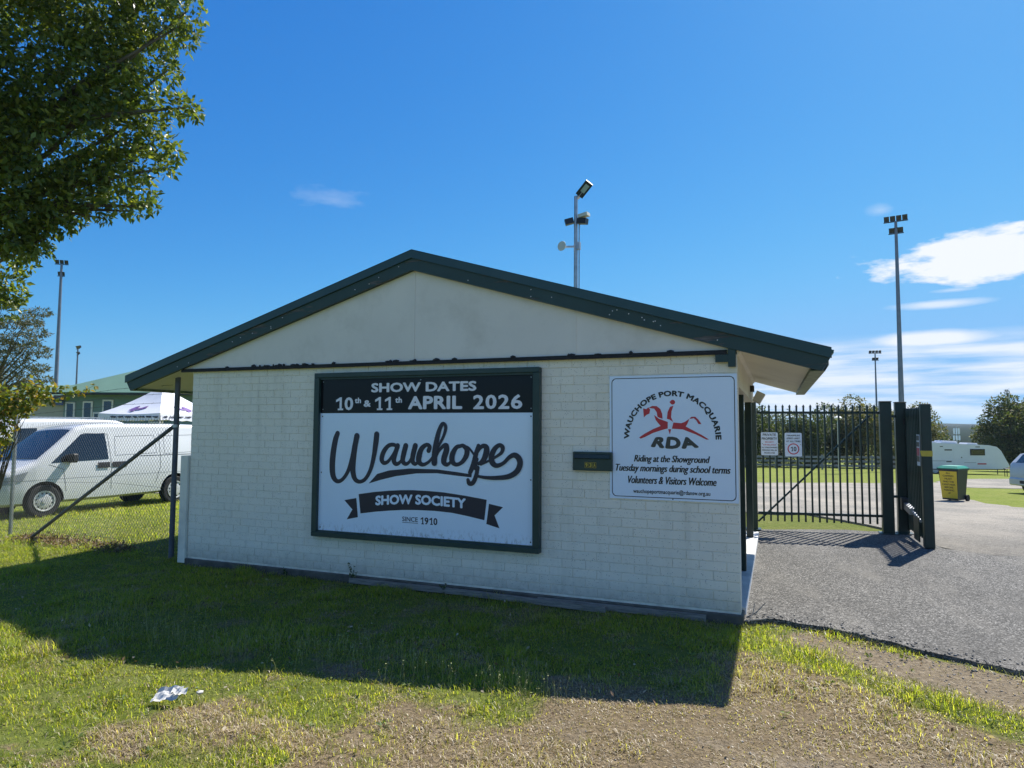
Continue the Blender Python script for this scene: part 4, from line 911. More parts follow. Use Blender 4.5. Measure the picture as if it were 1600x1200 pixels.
# ------------------------------------------------------------------ vehicles
def m_paint(name, col, rough=.25):
    m, nt, b = newmat(name); v = coords(nt)
    c = ramp(nt, noise(nt, v, 1.6, 5, .6), [(.3, tuple(k*.93 for k in col)), (.7, col)])
    s3 = nt.nodes.new('ShaderNodeSeparateXYZ'); nt.links.new(v, s3.inputs[0])
    nt.links.new(c, b.inputs['Base Color']); b.inputs['Roughness'].default_value = rough; b.inputs['Coat Weight'].default_value = .4; b.inputs['Coat Roughness'].default_value = .08
m_paint('van_white', (.74, .75, .76)); m_paint('car_white', (.76, .76, .77)); m_paint('car_silver', (.48, .50, .53)); m_paint('caravan_white', (.72, .74, .76), .35)
def m_glass(name, col=(.012, .016, .022)):
    m, nt, b = newmat(name); b.inputs['Base Color'].default_value = (*col, 1); b.inputs['Roughness'].default_value = .04; b.inputs['Specular IOR Level'].default_value = .9
    n = noise(nt, coords(nt), 2.5, 3, .5); bump(nt, b, n, .03, .01)
m_glass('tinted_glass'); m_glass('light_glass', (.35, .37, .40)); m_glass('tail_red', (.35, .01, .012))
pm('trim_black', (.014, .014, .015), .55, var=.2); pm('wheel_steel', (.55, .55, .55), .45, metal=.25, var=.2, vscale=6)
def tyre(xf, c, axis, R, W, parent, steel=True):
    w = MB(xf); w.lathe([(R*.62, -W*.42), (R*.8, -W*.5), (R*.94, -W*.48), (R, -W*.36), (R, W*.36), (R*.94, W*.48), (R*.8, W*.5), (R*.62, W*.42)], c, axis, 30)
    t = w.build('wheel', 'rubber', parent, True)
    rim = MB(xf); rim.lathe([(R*.64, W*.40), (R*.64, W*.51), (R*.58, W*.51), (R*.55, W*.435), (R*.42, W*.46), (R*.30, W*.51), (R*.16, W*.49), (R*.15, W*.57), (R*.02, W*.58)], c, axis, 30); rim.build('rim', 'wheel_steel', t, True)
    ax = Vector(axis).normalized(); u = ax.orthogonal().normalized(); w2 = ax.cross(u); h = MB(xf)
    for k in range(12):
        a = 2*math.pi*k/12; h.lathe([(R*.05, 0), (R*.05, .004)], Vector(c)+ax*(W*.452)+(u*math.cos(a)+w2*math.sin(a))*R*.475, axis, 8)
    h.build('rim_holes', 'trim_black', t, kind='stuff'); return t
class Body:
    """lofted car body: stations (x, zbottom, ztop, halfwidth), nose at +x; tumblehome above belt"""
    def __init__(s, st, belt, tumble, r): s.st = st; s.belt = belt; s.tu = tumble; s.r = r
    def at(s, x):
        xs = [p[0] for p in s.st]; return [float(np.interp(x, xs, [p[i] for p in s.st])) for i in (1, 2, 3)]
    def hw(s, x, z):
        zb, zt, w = s.at(x); k = max(0, (z-s.belt)/max(.1, (s.st[len(s.st)//2][2]-s.belt)))
        lo = max(0, (s.belt-.45-z)); return w-s.tu*k**1.4-.10*lo
    def mesh(s, xf, n=46):
        mb = MB(xf); xs = sorted(set([p[0] for p in s.st]+list(np.linspace(s.st[0][0], s.st[-1][0], n)))); rings = []
        for x in xs:
            zb, zt, w = s.at(x); r = min(s.r, (zt-zb)*.35); half = []
            half.append((0, zb)); half.append((s.hw(x, zb)*.86, zb)); half.append((s.hw(x, zb+.06), zb+.06))
            for q in np.linspace(.12, 1, 7): z = zb+.06+(zt-r-zb-.06)*q; half.append((s.hw(x, z), z))
            for a in (22, 45, 68, 90):
                a = math.radians(a); half.append((s.hw(x, zt-r)-r*(1-math.cos(a)), zt-r+r*math.sin(a)))
            half.append((0, zt+.02))
            rings.append([(x, y, z) for y, z in half]+[(x, -y, z) for y, z in half[-2:0:-1]])
        n_ = len(rings[0]); V = [p for r in rings for p in r]
        F = [(i*n_+j, i*n_+(j+1) % n_, (i+1)*n_+(j+1) % n_, (i+1)*n_+j) for i in range(len(rings)-1) for j in range(n_)]
        F += [tuple(range(n_))[::-1], tuple(range((len(rings)-1)*n_, len(rings)*n_))]
        return mb.add(V, F)
    def panel(s, xf, poly, side, lift=.006, nx=10, nz=8):
        """side panel over polygon given as (x, z) quad a,b,c,d (bottom-left, bottom-right, top-right, top-left)"""
        a, b, c, d = [Vector((p[0], p[1])) for p in poly]; P = []
        for i in range(nz+1):
            v = i/nz; row = []
            for j in range(nx+1):
                u = j/nx; q = (a*(1-u)+b*u)*(1-v)+(d*(1-u)+c*u)*v; row.append((q.x, side*(s.hw(q.x, q.y)+lift), q.y))
            P.append(row)
        return MB(xf).grid(P)
    def seam(s, xf, pts, side, w=.008, lift=.003):
        mb = MB(xf)
        for a, b in zip(pts[:-1], pts[1:]):
            k = max(2, int(math.dist(a, b)/.15)); row0, row1 = [], []; t = Vector((b[0]-a[0], b[1]-a[1])).normalized(); nn = Vector((-t.y, t.x))*w/2
            for i in range(k+1):
                x = a[0]+(b[0]-a[0])*i/k; z = a[1]+(b[1]-a[1])*i/k
                row0.append((x+nn.x, side*(s.hw(x+nn.x, z+nn.y)+lift), z+nn.y)); row1.append((x-nn.x, side*(s.hw(x-nn.x, z-nn.y)+lift), z-nn.y))
            mb.grid([row0, row1])
        return mb
def cut_arches(o, xf, centres, R, W, parentloc):
    """real wheel wells by boolean"""
    for x, ysgn in centres:
        cb = MB(xf); cb.lathe([(R, -.18), (R, .30)], (x, ysgn*(W-.05), .36), (0, ysgn, 0), 36); c_o = cb.build('cutter', 'trim_black', None)
        md = o.modifiers.new('b', 'BOOLEAN'); md.object = c_o; md.operation = 'DIFFERENCE'; md.solver = 'EXACT'
        try: md.material_mode = 'TRANSFER'
        except Exception: pass
        bpy.context.view_layer.update(); dg = bpy.context.evaluated_depsgraph_get(); me = bpy.data.meshes.new_from_object(o.evaluated_get(dg))
        o.modifiers.clear(); old = o.data; me.name = old.name; o.data = me; bpy.data.objects.remove(c_o)
def frame(front_left_wheel, fwd, xw, yw, tiltx=0.):
    f = Vector((fwd[0], fwd[1], 0)).normalized(); n = Vector((-tiltx, 0, 1)); n = (n-f*n.dot(f)).normalized(); l = n.cross(f)
    R = Matrix(((f.x, l.x, n.x), (f.y, l.y, n.y), (f.z, l.z, n.z))).to_4x4()
    return Matrix.Translation(Vector(front_left_wheel)-f*xw-l*yw) @ R
# --- white van behind the fence
vxf = frame((-14.43, 3.38, -.268), (-.106, -.994), 4.1, .86, .045)
vb = Body([(0, .42, 1.86, .88), (.05, .36, 1.94, .92), (.3, .33, 2.01, .945), (1., .30, 2.03, .955), (2.6, .28, 2.03, .955), (3.15, .28, 2.01, .955), (3.42, .28, 1.93, .955), (3.85, .28, 1.56, .955), (4.28, .27, 1.20, .95), (4.5, .27, 1.10, .93), (4.78, .27, 1.0, .88), (4.98, .28, .86, .78), (5.06, .32, .72, .66)], 1.02, .17, .13)
vo_ = vxf @ Vector((2.5, 0, 0)); van = empty('van', vo_, 'white panel van parked behind the chain link fence', 'van')
body = vb.mesh(vxf, 60).build('body', 'van_white', van, True)
cut_arches(body, vxf, ((1.0, 1), (4.1, 1), (1.0, -1), (4.1, -1)), .405, .95, vo_)
for p in body.data.polygons: p.use_smooth = True
try: body.data.set_sharp_from_angle(angle=math.radians(38))
except Exception: pass
for s in (1, -1):
    for xw in (1.0, 4.1): tyre(vxf, (xw, s*.85, .345), (0, s, 0), .345, .215, van)
    vb.panel(vxf, [(2.72, 1.19), (3.98, 1.15), (3.30, 1.78), (2.76, 1.80)], s, .004).build('side_window', 'tinted_glass', van, True)
    vb.seam(vxf, [(2.66, .5), (2.66, 1.1), (2.70, 1.78), (3.25, 1.80)], s).build('door_seam', 'trim_black', van)
    vb.seam(vxf, [(3.66, .52), (3.72, 1.0), (4.02, 1.12)], s).build('door_seam', 'trim_black', van)
    vb.seam(vxf, [(1.55, .56), (1.42, .95), (1.40, 1.78)], s).build('door_seam', 'trim_black', van)
    vb.seam(vxf, [(.45, 1.235), (1.95, 1.235)], s, .014).build('slide_rail', 'trim_black', van)
    vb.seam(vxf, [(.1, .80), (4.9, .80)], s, .005).build('body_crease', 'trim_black', van)
    for bx in ((1.5, 2.56), (.28, 1.3)):
        vb.seam(vxf, [(bx[0], 1.30), (bx[1], 1.27), (bx[1]-.03, 1.72), (bx[0]+.04, 1.74), (bx[0], 1.30)], s, .006).build('panel_crease', 'trim_black', van)
    vb.panel(vxf, [(2.30, .99), (2.64, .99), (2.64, 1.12), (2.30, 1.12)], s, .008, 4, 3).build('handle_recess', 'trim_black', van)
    q = vb.panel(vxf, [(2.70, .99), (2.98, .99), (2.98, 1.12), (2.70, 1.12)], s, .018, 4, 3); q.build('door_handle', 'trim_black', van)
    q = MB(vxf); q.box(3.52, 3.66, s*.95, s*1.18, 1.14, 1.34, bev=.03) if s > 0 else q.box(3.52, 3.66, -1.18, -.95, 1.14, 1.34, bev=.03); q.build('mirror', 'trim_black', van)
    q = MB(vxf); q.add([(4.62, s*.86, .84), (4.95, s*.66, .74), (5.0, s*.55, .84), (4.78, s*.70, .985), (4.60, s*.87, .96), (4.7, s*.9, .9)], [(0, 1, 2, 3, 4, 5)]);
    hl = vb.panel(vxf, [(4.52, .80), (4.94, .70), (4.88, .86), (4.42, .99)], s, .008).build('headlight', 'light_glass', van, True)
    vb.panel(vxf, [(.02, 1.0), (.14, 1.0), (.12, 1.45), (.03, 1.45)], s, .012, 3, 6).build('tail_light', 'tail_red', van)
# windscreen, bonnet line, grille
P = []
for t in np.linspace(0, 1, 9):
    x = 4.22+(3.47-4.22)*t; zt = vb.at(x)[1]; w = vb.hw(x, zt-.1)-.09
    P.append([(x+.006, w*k, zt+.024-.03*abs(k)**3) for k in np.linspace(-1, 1, 11)])
MB(vxf).grid(P).build('windscreen', 'tinted_glass', van, True)
for sgn in (.1, -.6):
    MB(vxf).bar((4.27, sgn-.3, 1.215), (4.12, sgn+.35, 1.325), .012, .014).build('wiper', 'trim_black', van)
MB(vxf).box(3.4, 3.46, -.05, .05, 1.60, 1.68).build('rear_view_mirror', 'white_trim', van)
q = MB(vxf); q.box(5.045, 5.072, -.45, .45, .62, .70, bev=.01); q.box(5.03, 5.068, -.5, .5, .36, .5, bev=.01); q.build('grille', 'trim_black', van)
MB(vxf).box(5.07, 5.082, -.19, .19, .50, .62, bev=.004).build('number_plate', 'notice_yellow', van)
# --- generic car
def car(name, label, xf, st, belt, tum, wheels, paint, win, loc, R=.33, parts=True):
    o = empty(name, loc, label, 'car'); B = Body(st, belt, tum, .11)
    bd_ = B.mesh(xf, 50).build('body', paint, o, True); cut_arches(bd_, xf, [(x, s) for x in wheels for s in (1, -1)], R*1.17, st[len(st)//2][3], loc)
    for p in bd_.data.polygons: p.use_smooth = True
    for s in (1, -1):
        for xw in wheels: tyre(xf, (xw, s*(st[len(st)//2][3]-.1), R), (0, s, 0), R, .2, o)
        for w_ in win: B.panel(xf, w_, s, .005).build('side_window', 'tinted_glass', o, True)
        x0 = st[0][0]; B.panel(xf, [(x0+.03, .78), (x0+.28, .8), (x0+.26, .98), (x0+.04, .98)], s, .01, 4, 4).build('tail_light', 'tail_red', o, True)
        xe = st[-1][0]; B.panel(xf, [(xe-.5, .66), (xe-.1, .6), (xe-.14, .74), (xe-.55, .82)], s, .008, 6, 4).build('headlight', 'light_glass', o, True)
    return o, B
wst = [(0, .45, 1.0, .78), (.06, .35, 1.25, .84), (.35, .27, 1.62, .88), (.8, .24, 1.68, .9), (2.4, .24, 1.67, .9), (2.75, .24, 1.60, .9), (3.5, .24, 1.08, .89), (4.3, .25, .95, .84), (4.6, .3, .72, .7)]
wl_ = [[(.5, 1.06), (1.4, 1.06), (1.4, 1.5), (.62, 1.5)], [(1.48, 1.06), (2.35, 1.06), (2.3, 1.5), (1.48, 1.5)], [(2.42, 1.06), (3.3, 1.06), (2.72, 1.5), (2.42, 1.5)]]
# white wagon behind the van, only its roof shows
cf = frame((-20.3, 5.6, gzf(-20, 5.6)), (-.106, -.994), 4.1, .86); lc = cf @ Vector((2.3, 0, 0))
cc, BB = car('white_van', 'second white van half hidden, its roof showing over the parked van', cf, [(a, b, c*1.15, d) for a, b, c, d in vb.st], 1.15, .17, (1.0, 4.1), 'car_white', [[(2.72, 1.36), (3.98, 1.32), (3.30, 2.05), (2.76, 2.06)]], lc)
for s in (1, -1): MB(cf).bar((.7, s*.62, 2.385), (2.9, s*.62, 2.385), .03, .04).build('roof_rail', 'galvanised', cc)
# silver hatch at the right edge, tail towards the road
cf = frame((11.1, 22.9, gzf(11.1, 22.6)), (.93, .36), 3.55, .8); lc = cf @ Vector((2.3, 0, 0))
cc, BB = car('silver_car', 'silver hatchback at the right edge, its tail facing the bin', cf, [(a, b, c*.86, d*.95) for a, b, c, d in wst], .9, .15, (.75, 3.3), 'car_silver', [[(x, .9+(z-1.06)*.8) for x, z in w] for w in wl_], lc, .30)
P = []
for t in np.linspace(0, 1, 6):
    x = .07+(.34-.07)*t; zt = BB.at(x)[1]; P.append([(x-.012, k*.62, zt+.012-.03*abs(k)**3) for k in np.linspace(-1, 1, 7)])
MB(cf).grid(P).build('rear_window', 'tinted_glass', cc, True)
MB(cf).box(-.06, .12, -.74, .74, .32, .58, bev=.04).build('rear_bumper', 'car_silver', cc)
MB(cf).box(-.064, -.0601, -.22, .22, .40, .5).build('number_plate', 'trim_black', cc)
# ------------------------------------------------------------------ caravan
cvd = Vector((15.6-10.4, 52.0-49.9, 0)).normalized(); cg = -1.62
cxf = Matrix.Translation((10.75, 50.05, cg)) @ Matrix.Rotation(math.atan2(cvd.y, cvd.x), 4, 'Z') @ Matrix.Diagonal((1.08, 1, 1, 1))      # +x to the drawbar, -y faces the camera
cv = empty('caravan', (13, 50.9, cg), 'white touring caravan with sloping nose parked beyond the road', 'caravan')
prof = [(-.6, .42), (4.75, .42), (5.15, .55), (5.28, .62), (4.72, 1.75), (4.45, 2.02), (3.9, 2.14), (-.6, 2.34), (-.72, 2.25), (-.72, .5)]
q = MB(cxf); q.prism([(x, 0, z) for x, z in prof], (0, 2.3, 0)); q.build('body', 'caravan_white', cv)
q = MB(cxf); q.prism([(-.5, -.004, .36), (5.0, -.004, .36), (5.0, -.004, .42), (-.5, -.004, .42)], (0, 2.3, 0)); q.build('chassis', 'trim_black', cv)
for bx in ((2.62, 3.62, 1.40, 1.86),):
    w_ = MB(cxf); w_.box(bx[0], bx[1], -.03, -.002, bx[2], bx[3], bev=.01); w_ = w_.build('window', 'trim_black', cv); g_ = MB(cxf); g_.box(bx[0]+.06, bx[1]-.06, -.036, -.031, bx[2]+.06, bx[3]-.06); g_.build('pane', 'tinted_glass', w_)
q = MB(cxf); q.box(1.5, 2.12, -.012, -.002, .62, 2.02, bev=.004); dr = q.build('door', 'caravan_white', cv); q = MB(cxf); q.box(2.0, 2.06, -.03, -.013, 1.2, 1.28); q.build('door_handle', 'trim_black', dr)
for bx, mt in (((-.6, 1.4, .98, 1.0), 'ink_grey'), ((2.2, 3.0, .86, .88), 'ink_grey'), ((3.1, 3.7, .74, .83), 'ink_red'), ((.9, 1.4, 1.74, 1.83), 'ink_grey'), ((.6, .8, 2.0, 2.06), 'ink_grey'), ((3.0, 3.3, 1.98, 2.04), 'ink_grey'), ((1.0, 1.35, .9, .97), 'ink_grey')):
    q = MB(cxf); q.box(bx[0], bx[1], -.005, -.002, bx[2], bx[3]); q.build('side_decal', mt, cv)
nd = Vector((5.28-4.72, 0, .62-1.75)).normalized(); nn = Vector((-nd.z, 0, nd.x))*-1
for t0, t1, mt in ((.08, .5, 'light_glass'), (.56, .94, 'old_timber')):
    a = Vector((4.72, 0, 1.75))+Vector((.56, 0, -1.13))*t0; b = Vector((4.72, 0, 1.75))+Vector((.56, 0, -1.13))*t1
    q = MB(cxf); q.prism([a+Vector((.004, .25, 0)), b+Vector((.004, .25, 0)), b+Vector((.004, 2.05, 0)), a+Vector((.004, 2.05, 0))], (.015, 0, .008)); q.build('front_window' if t0 < .5 else 'stone_guard', mt, cv)
for a, b, h in ((.0, .8, .1), (1.0, 2.2, .2), (2.75, 3.6, .12)):
    q = MB(cxf); z = 2.33-.0444*(a+.6)*1.0; q.prism([(a, .6, z-.05), (b, .6, z-.08), (b-.12, .6, z+h-.03), (a+.15, .6, z+h)], (0, .9, 0)); q.build('roof_unit', 'caravan_white', cv)
q = MB(cxf); q.tube([(2.5, 1.3, 2.15), (2.5, 1.3, 2.52)], .03, 8); q.build('flue', 'trim_black', cv)
q = MB(cxf); q.bar((5.0, .6, .42), (6.4, 1.15, .42), .08, .1); q.bar((5.0, 1.7, .42), (6.4, 1.15, .42), .08, .1); q.build('drawbar', 'trim_black', cv)
q = MB(cxf); q.tube([(6.2, 1.15, .42), (6.2, 1.15, .1)], .03, 8); q.tube([(4.6, .25, .4), (4.6, .25, .02)], .025, 8); q.tube([(-.3, .25, .4), (-.3, .25, .02)], .025, 8); q.build('support_leg', 'trim_black', cv)
for xw in (.85, 1.75):
    for yw in (.12, 2.15): tyre(cxf, (xw-.6, yw, .34), (0, -1 if yw < 1 else 1, 0), .34, .2, cv)
# small white board on a mast behind the caravan
wb = empty('white_board', (14.0, 58, gzf(14, 58)), 'small white two-panel board on a mast behind the caravan roof', 'sign board')
MB().tube([(14.05, 58, gzf(14, 58)), (14.05, 58, 1.9)], .05, 8).build('mast', 'galvanised', wb)
for z0, z1, w in ((.75, 1.15, .27), (1.25, 1.75, .24)):
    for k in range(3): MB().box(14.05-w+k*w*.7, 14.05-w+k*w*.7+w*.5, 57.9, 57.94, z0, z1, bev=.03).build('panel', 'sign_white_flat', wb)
# folding table in front of the caravan
tb = empty('folding_table', (15.7, 49.0, gzf(15.7, 49)), 'dark folding table standing on the grass below the caravan nose', 'table'); g0 = gzf(15.2, 48.2)
MB().box(14.6, 15.5, 47.6, 48.2, g0+.5, g0+.54, bev=.01).build('table_top', 'trim_black', tb)
for x, y in ((14.65, 47.65), (15.45, 47.65), (14.65, 48.15), (15.45, 48.15)): MB().tube([(x, y, g0), (x, y, g0+.5)], .022, 6).build('leg', 'trim_black', tb)
# ------------------------------------------------------------------ marquee
pm('marquee_fabric', (.74, .75, .80), .75, var=.05, vscale=2, bmp=.3, bscale=3); pm('print_purple', (.18, .10, .30), .7, var=.3); pm('print_maroon', (.25, .05, .12), .7, var=.2)
mq = empty('marquee', (-24.2, 14.6, gzf(-24, 14)), 'white pop-up marquee with purple butterfly print behind the van', 'marquee')
Nn, Ll = Vector((-22.86, 13.49, 2.18)), Vector((-26.4, 13.3, 2.21)); e1 = (Ll-Nn); e1.z = 0; e1.normalize(); e2 = Vector((-e1.y, e1.x, 0))
if e2.y < 0: e2 = -e2
S_ = 3.3; C4 = [Nn, Nn+e1*S_, Nn+e1*S_+e2*S_, Nn+e2*S_]; C4 = [Vector((c.x, c.y, 2.2)) for c in C4]; mid = sum(C4, Vector())/4; apex = Vector((mid.x, mid.y, 3.42)); gm = gzf(mid.x, mid.y)
for k in range(4):
    a, b = C4[k], C4[(k+1) % 4]; P = []
    for t in np.linspace(0, 1, 9):
        sag = -.10*math.sin(math.pi*t); P.append([a.lerp(apex, t)+Vector((0, 0, sag))+(b.lerp(apex, t)-a.lerp(apex, t))*u+Vector((0, 0, -.05*math.sin(math.pi*u)*(1-t))) for u in np.linspace(0, 1, 9)])
    rp = MB().grid(P).build('roof_panel', 'marquee_fabric', mq, True)
    oo = (a-mid+b-mid); oo.z = 0; oo.normalize(); P2 = []
    for v in (0, 1):
        P2.append([a.lerp(b, u)+Vector((0, 0, -.05*math.sin(math.pi*u)-.27*v-(.02*math.sin(u*40) if v else 0)))+oo*(.012+.03*v) for u in np.linspace(0, 1, 25)])
    vl = MB().grid(P2).build('valance', 'marquee_fabric', mq, True)
    if k in (0, 3):
        # butterfly print lying on the roof panel
        def rplace(u, v, off=.03):
            t = v; base = a.lerp(apex, t)+Vector((0, 0, -.10*math.sin(math.pi*t)-.05*math.sin(math.pi*u)*(1-t)))+(b.lerp(apex, t)-a.lerp(apex, t))*u
            n_ = (b-a).cross(apex-a).normalized(); n_ = n_ if n_.z > 0 else -n_; return base+n_*off
        for poly, mt in (([(.38, .16), (.44, .3), (.5, .34), (.53, .28), (.5, .2), (.43, .17)], 'print_purple'), ([(.5, .22), (.6, .26), (.72, .33), (.7, .25), (.6, .18), (.52, .17)], 'print_purple'), ([(.44, .28), (.5, .335), (.53, .28), (.49, .29)], 'print_maroon'), ([(.62, .28), (.72, .33), (.7, .29)], 'print_maroon'), ([(.42, .12), (.48, .2), (.53, .17), (.5, .1)], 'print_purple')):
            poly = [((1-u) if k == 0 else u, v) for u, v in poly]
            cx_ = sum(p[0] for p in poly)/len(poly); cy_ = sum(p[1] for p in poly)/len(poly); q = MB(); q.add([rplace(cx_, cy_)]+[rplace(*p) for p in poly], [(0, i+1, (i+1) % len(poly)+1) for i in range(len(poly))]); q.build('butterfly_print', mt, rp, fix=False)
        # flowing dark script along the valance
        q = MB(); pts = []; x = .22
        rr_ = random.Random(5+k)
        while x < .95:
            w = rr_.uniform(.06, .12); n = 14
            P3 = [(x+w*i/n, .5+.22*math.sin(i*1.9)*rr_.uniform(.5, 1)) for i in range(n)]
            ribbon(q, P3, [.016]*n, (lambda u, v, h: tuple(a.lerp(b, 1-u if k == 0 else u)+Vector((0, 0, -.06-.2*(1-v)))+oo*.05)), 0.); x += w+.02
        q.build('valance_script', 'ink_navy', vl, fix=False)
for c in C4: MB().box(c.x-.02, c.x+.02, c.y-.02, c.y+.02, gm-.02, 2.2).build('leg', 'white_trim', mq)
# ------------------------------------------------------------------ hall
pm('weatherboard_green', (.16, .24, .19), .6, var=.1, vscale=1); pm('hall_roof_green', (.15, .25, .17), .45, var=.08, vscale=.7); pm('hall_beige', (.42, .40, .33), .7, var=.06, vscale=.6); pm('sign_blue', (.05, .10, .30), .5, var=.1)
hu = Vector((-34.03+38.64, 22.96-21.16, 0)).normalized(); hn = Vector((hu.y, -hu.x, 0))     # wall runs along hu, faces hn (towards the camera)
hO = Vector((-39.3, 20.9, 0)); hz = gzf(-38, 21)
Mh = Matrix(((hu.x, -hn.x, 0, hO.x), (hu.y, -hn.y, 0, hO.y), (0, 0, 1, 0), (0, 0, 0, 1)))  # local x along the wall, y away from the camera
hl = empty('hall', (hO.x+6, hO.y+5, hz), 'long green weatherboard hall with green metal roof behind the marquee', 'hall')
nb = int((3.55-hz)/.17)
MB(Mh).box(0, 24, .06, 9, hz-.4, 3.7).build('wall', 'weatherboard_green', hl)
for k in range(nb):
    z = hz+k*.17+.1; q = MB(Mh); q.prism([(-.05, .055, z), (-.05, .0, z), (-.05, .04, z+.172), (-.05, .055, z+.172)], (24, 0, 0)); q.build('weatherboard', 'weatherboard_green', hl)
q = MB(Mh); q.prism([(-.9, -.55, 3.56), (24.5, -.55, 3.56), (18.5, 5.2, 6.75), (7.2, 5.2, 6.75)], (0, .0, .06)); q.build('roof', 'hall_roof_green', hl)
q = MB(Mh); q.prism([(-.9, -.55, 3.56), (7.2, 5.2, 6.75), (-.9, 11, 3.56)], (0, 0, .06)); q.build('roof', 'hall_roof_green', hl)
q = MB(Mh); q.box(-.92, 24.5, -.6, -.5, 3.47, 3.58); q.build('gutter', 'steel_dark', hl)
for x0, x1, z0, z1 in ((.18, .56, .9, 2.95), (1.22, 1.62, 2.0, 3.0), (2.4, 2.85, 2.45, 3.1), (1.85, 2.5, 1.6, 2.35), (5.2, 5.9, 1.9, 2.9)):
    w_ = MB(Mh); w_.box(x0-.1, x1+.1, -.06, .02, z0-.1, z1+.1, bev=.01); w_ = w_.build('window', 'white_trim', hl)
    g_ = MB(Mh); g_.box(x0, x1, -.068, -.062, z0, z1); g_.build('pane', 'tinted_glass', w_)
bs_ = MB(Mh); bs_.box(-.62, -.02, -.09, -.061, 2.85, 3.45); bs_ = bs_.build('wall_sign', 'sign_blue', hl)
q = MB(Mh); q.box(-.5, -.12, -.094, -.091, 3.22, 3.32); q.box(-.48, -.12, -.094, -.091, 3.0, 3.12); q.build('sign_mark', 'ink_white', bs_)
an = empty('annexe', (hO.x-4, hO.y, hz), 'low beige annexe with green roof at the left end of the hall', 'annexe')
MB(Mh).box(-16, -.06, .2, 8, hz-.6, 3.25).build('wall', 'hall_beige', an)
for k in range(7):
    x = -.1-k*2.2; MB(Mh).box(x-.03, x, .17, .199, hz-.2, 3.2).build('joint_strip', 'steel_dark', an)
q = MB(Mh); q.prism([(-16.5, -.3, 3.2), (.1, -.3, 3.2), (.1, 6, 4.35), (-16.5, 6, 4.35)], (0, 0, .06)); q.build('roof', 'hall_roof_green', an)
q = MB(Mh); q.box(-16.5, .1, -.36, -.28, 3.1, 3.22); q.build('gutter', 'steel_dark', an)
# ------------------------------------------------------------------ foliage
def m_leaf(name, gloss=.35, trans=.35, refl=1., through=1.):
    m = bpy.data.materials.new(name); m.use_nodes = True; nt = m.node_tree; MATS[name] = m
    b = nt.nodes['Principled BSDF']; out = [n for n in nt.nodes if n.type == 'OUTPUT_MATERIAL'][0]
    at = nt.nodes.new('ShaderNodeAttribute'); at.attribute_name = 'tint'
    nt.links.new(mixc(nt, 1., at.outputs['Color'], (refl, refl, refl), 'MULTIPLY'), b.inputs['Base Color']); b.inputs['Roughness'].default_value = gloss; b.inputs['Specular IOR Level'].default_value = .45
    tr = nt.nodes.new('ShaderNodeBsdfTranslucent'); nt.links.new(mixc(nt, 1., at.outputs['Color'], (1.5*through, 1.45*through, .6*through), 'MULTIPLY'), tr.inputs[0])
    mx = nt.nodes.new('ShaderNodeMixShader'); nt.links.new(mth(nt, 'MULTIPLY', at.outputs['Alpha'], trans), mx.inputs[0])
    nt.links.new(b.outputs[0], mx.inputs[1]); nt.links.new(tr.outputs[0], mx.inputs[2]); nt.links.new(mx.outputs[0], out.inputs[0])
m_leaf('leaf_gloss', .4, .4); m_leaf('leaf_matte', .6, .3); m_leaf('grass_blade', .45, .55, .62, 1.3)
pm('bark', (.10, .085, .068), .9, var=.4, vscale=7, bmp=.8, bscale=25)
def unit(n):
    v = RNG.normal(size=(n, 3)); return v/np.linalg.norm(v, axis=1, keepdims=True)
def leaf_mesh(name, P, outdir, size, aspect, mat, parent, cols, droop=.3):
    """folded pointed leaves at P; outdir biases the leaf direction"""
    n = len(P); d = unit(n)*.9+outdir*.8; d[:, 2] -= droop; d /= np.linalg.norm(d, axis=1, keepdims=True)
    u = unit(n)*.8; u[:, 2] += .7; s = np.cross(d, u); s /= np.linalg.norm(s, axis=1, keepdims=True)+1e-9; nrm = np.cross(s, d)
    L = (size*RNG.uniform(.65, 1.25, n))[:, None]; Wd = L*aspect
    a = P; b = P+d*L*.45+s*Wd*.5+nrm*L*.08; c = P+d*L; e = P+d*L*.45-s*Wd*.5+nrm*L*.08
    V = np.stack([a, b, c, e], 1).reshape(-1, 3); i = np.arange(n)*4
    F = np.concatenate([np.stack([i, i+1, i+2], 1), np.stack([i, i+2, i+3], 1)])
    return mesh_np(name, V, F, mat, parent, False, {'tint': np.repeat(cols, 4, 0)})
def palette(n, cols, jitter=.25):
    c = np.array(cols)[RNG.integers(0, len(cols), n)]; return np.clip(c*RNG.uniform(1-jitter, 1+jitter, (n, 1)), 0, 1)
def clump_points(clumps, per):
    P, O = [], []
    for (c, r) in clumps:
        k = max(8, int(per*(r[0]*r[1]*r[2])**.667)); v = unit(k); q = RNG.uniform(.35, 1.0, (k, 1))**.5
        P.append(np.array(c)+v*q*np.array(r)*(1+.18*np.sin(v[:, :1]*7+c[0])*np.cos(v[:, 1:2]*6))); O.append(v)
    return np.concatenate(P), np.concatenate(O)
def limbs(mb, base, tips, r0):
    for t in tips:
        t = Vector(t); b = Vector(base); m1 = b.lerp(t, .35)+Vector((0, 0, .12*(t-b).length)); m2 = b.lerp(t, .7)+Vector((random.uniform(-.1, .1), random.uniform(-.1, .1), .08))*(t-b).length*.6
        mb.tube([b, m1, m2, t], [r0, r0*.62, r0*.34, r0*.1], 6, False)
def at_px(px, py, depth): return np.array(CAMP)+(np.array(cw)+np.array(cr2)*((px-800)/FPX)-np.array(cu2)*((py-600)/FPX))*depth
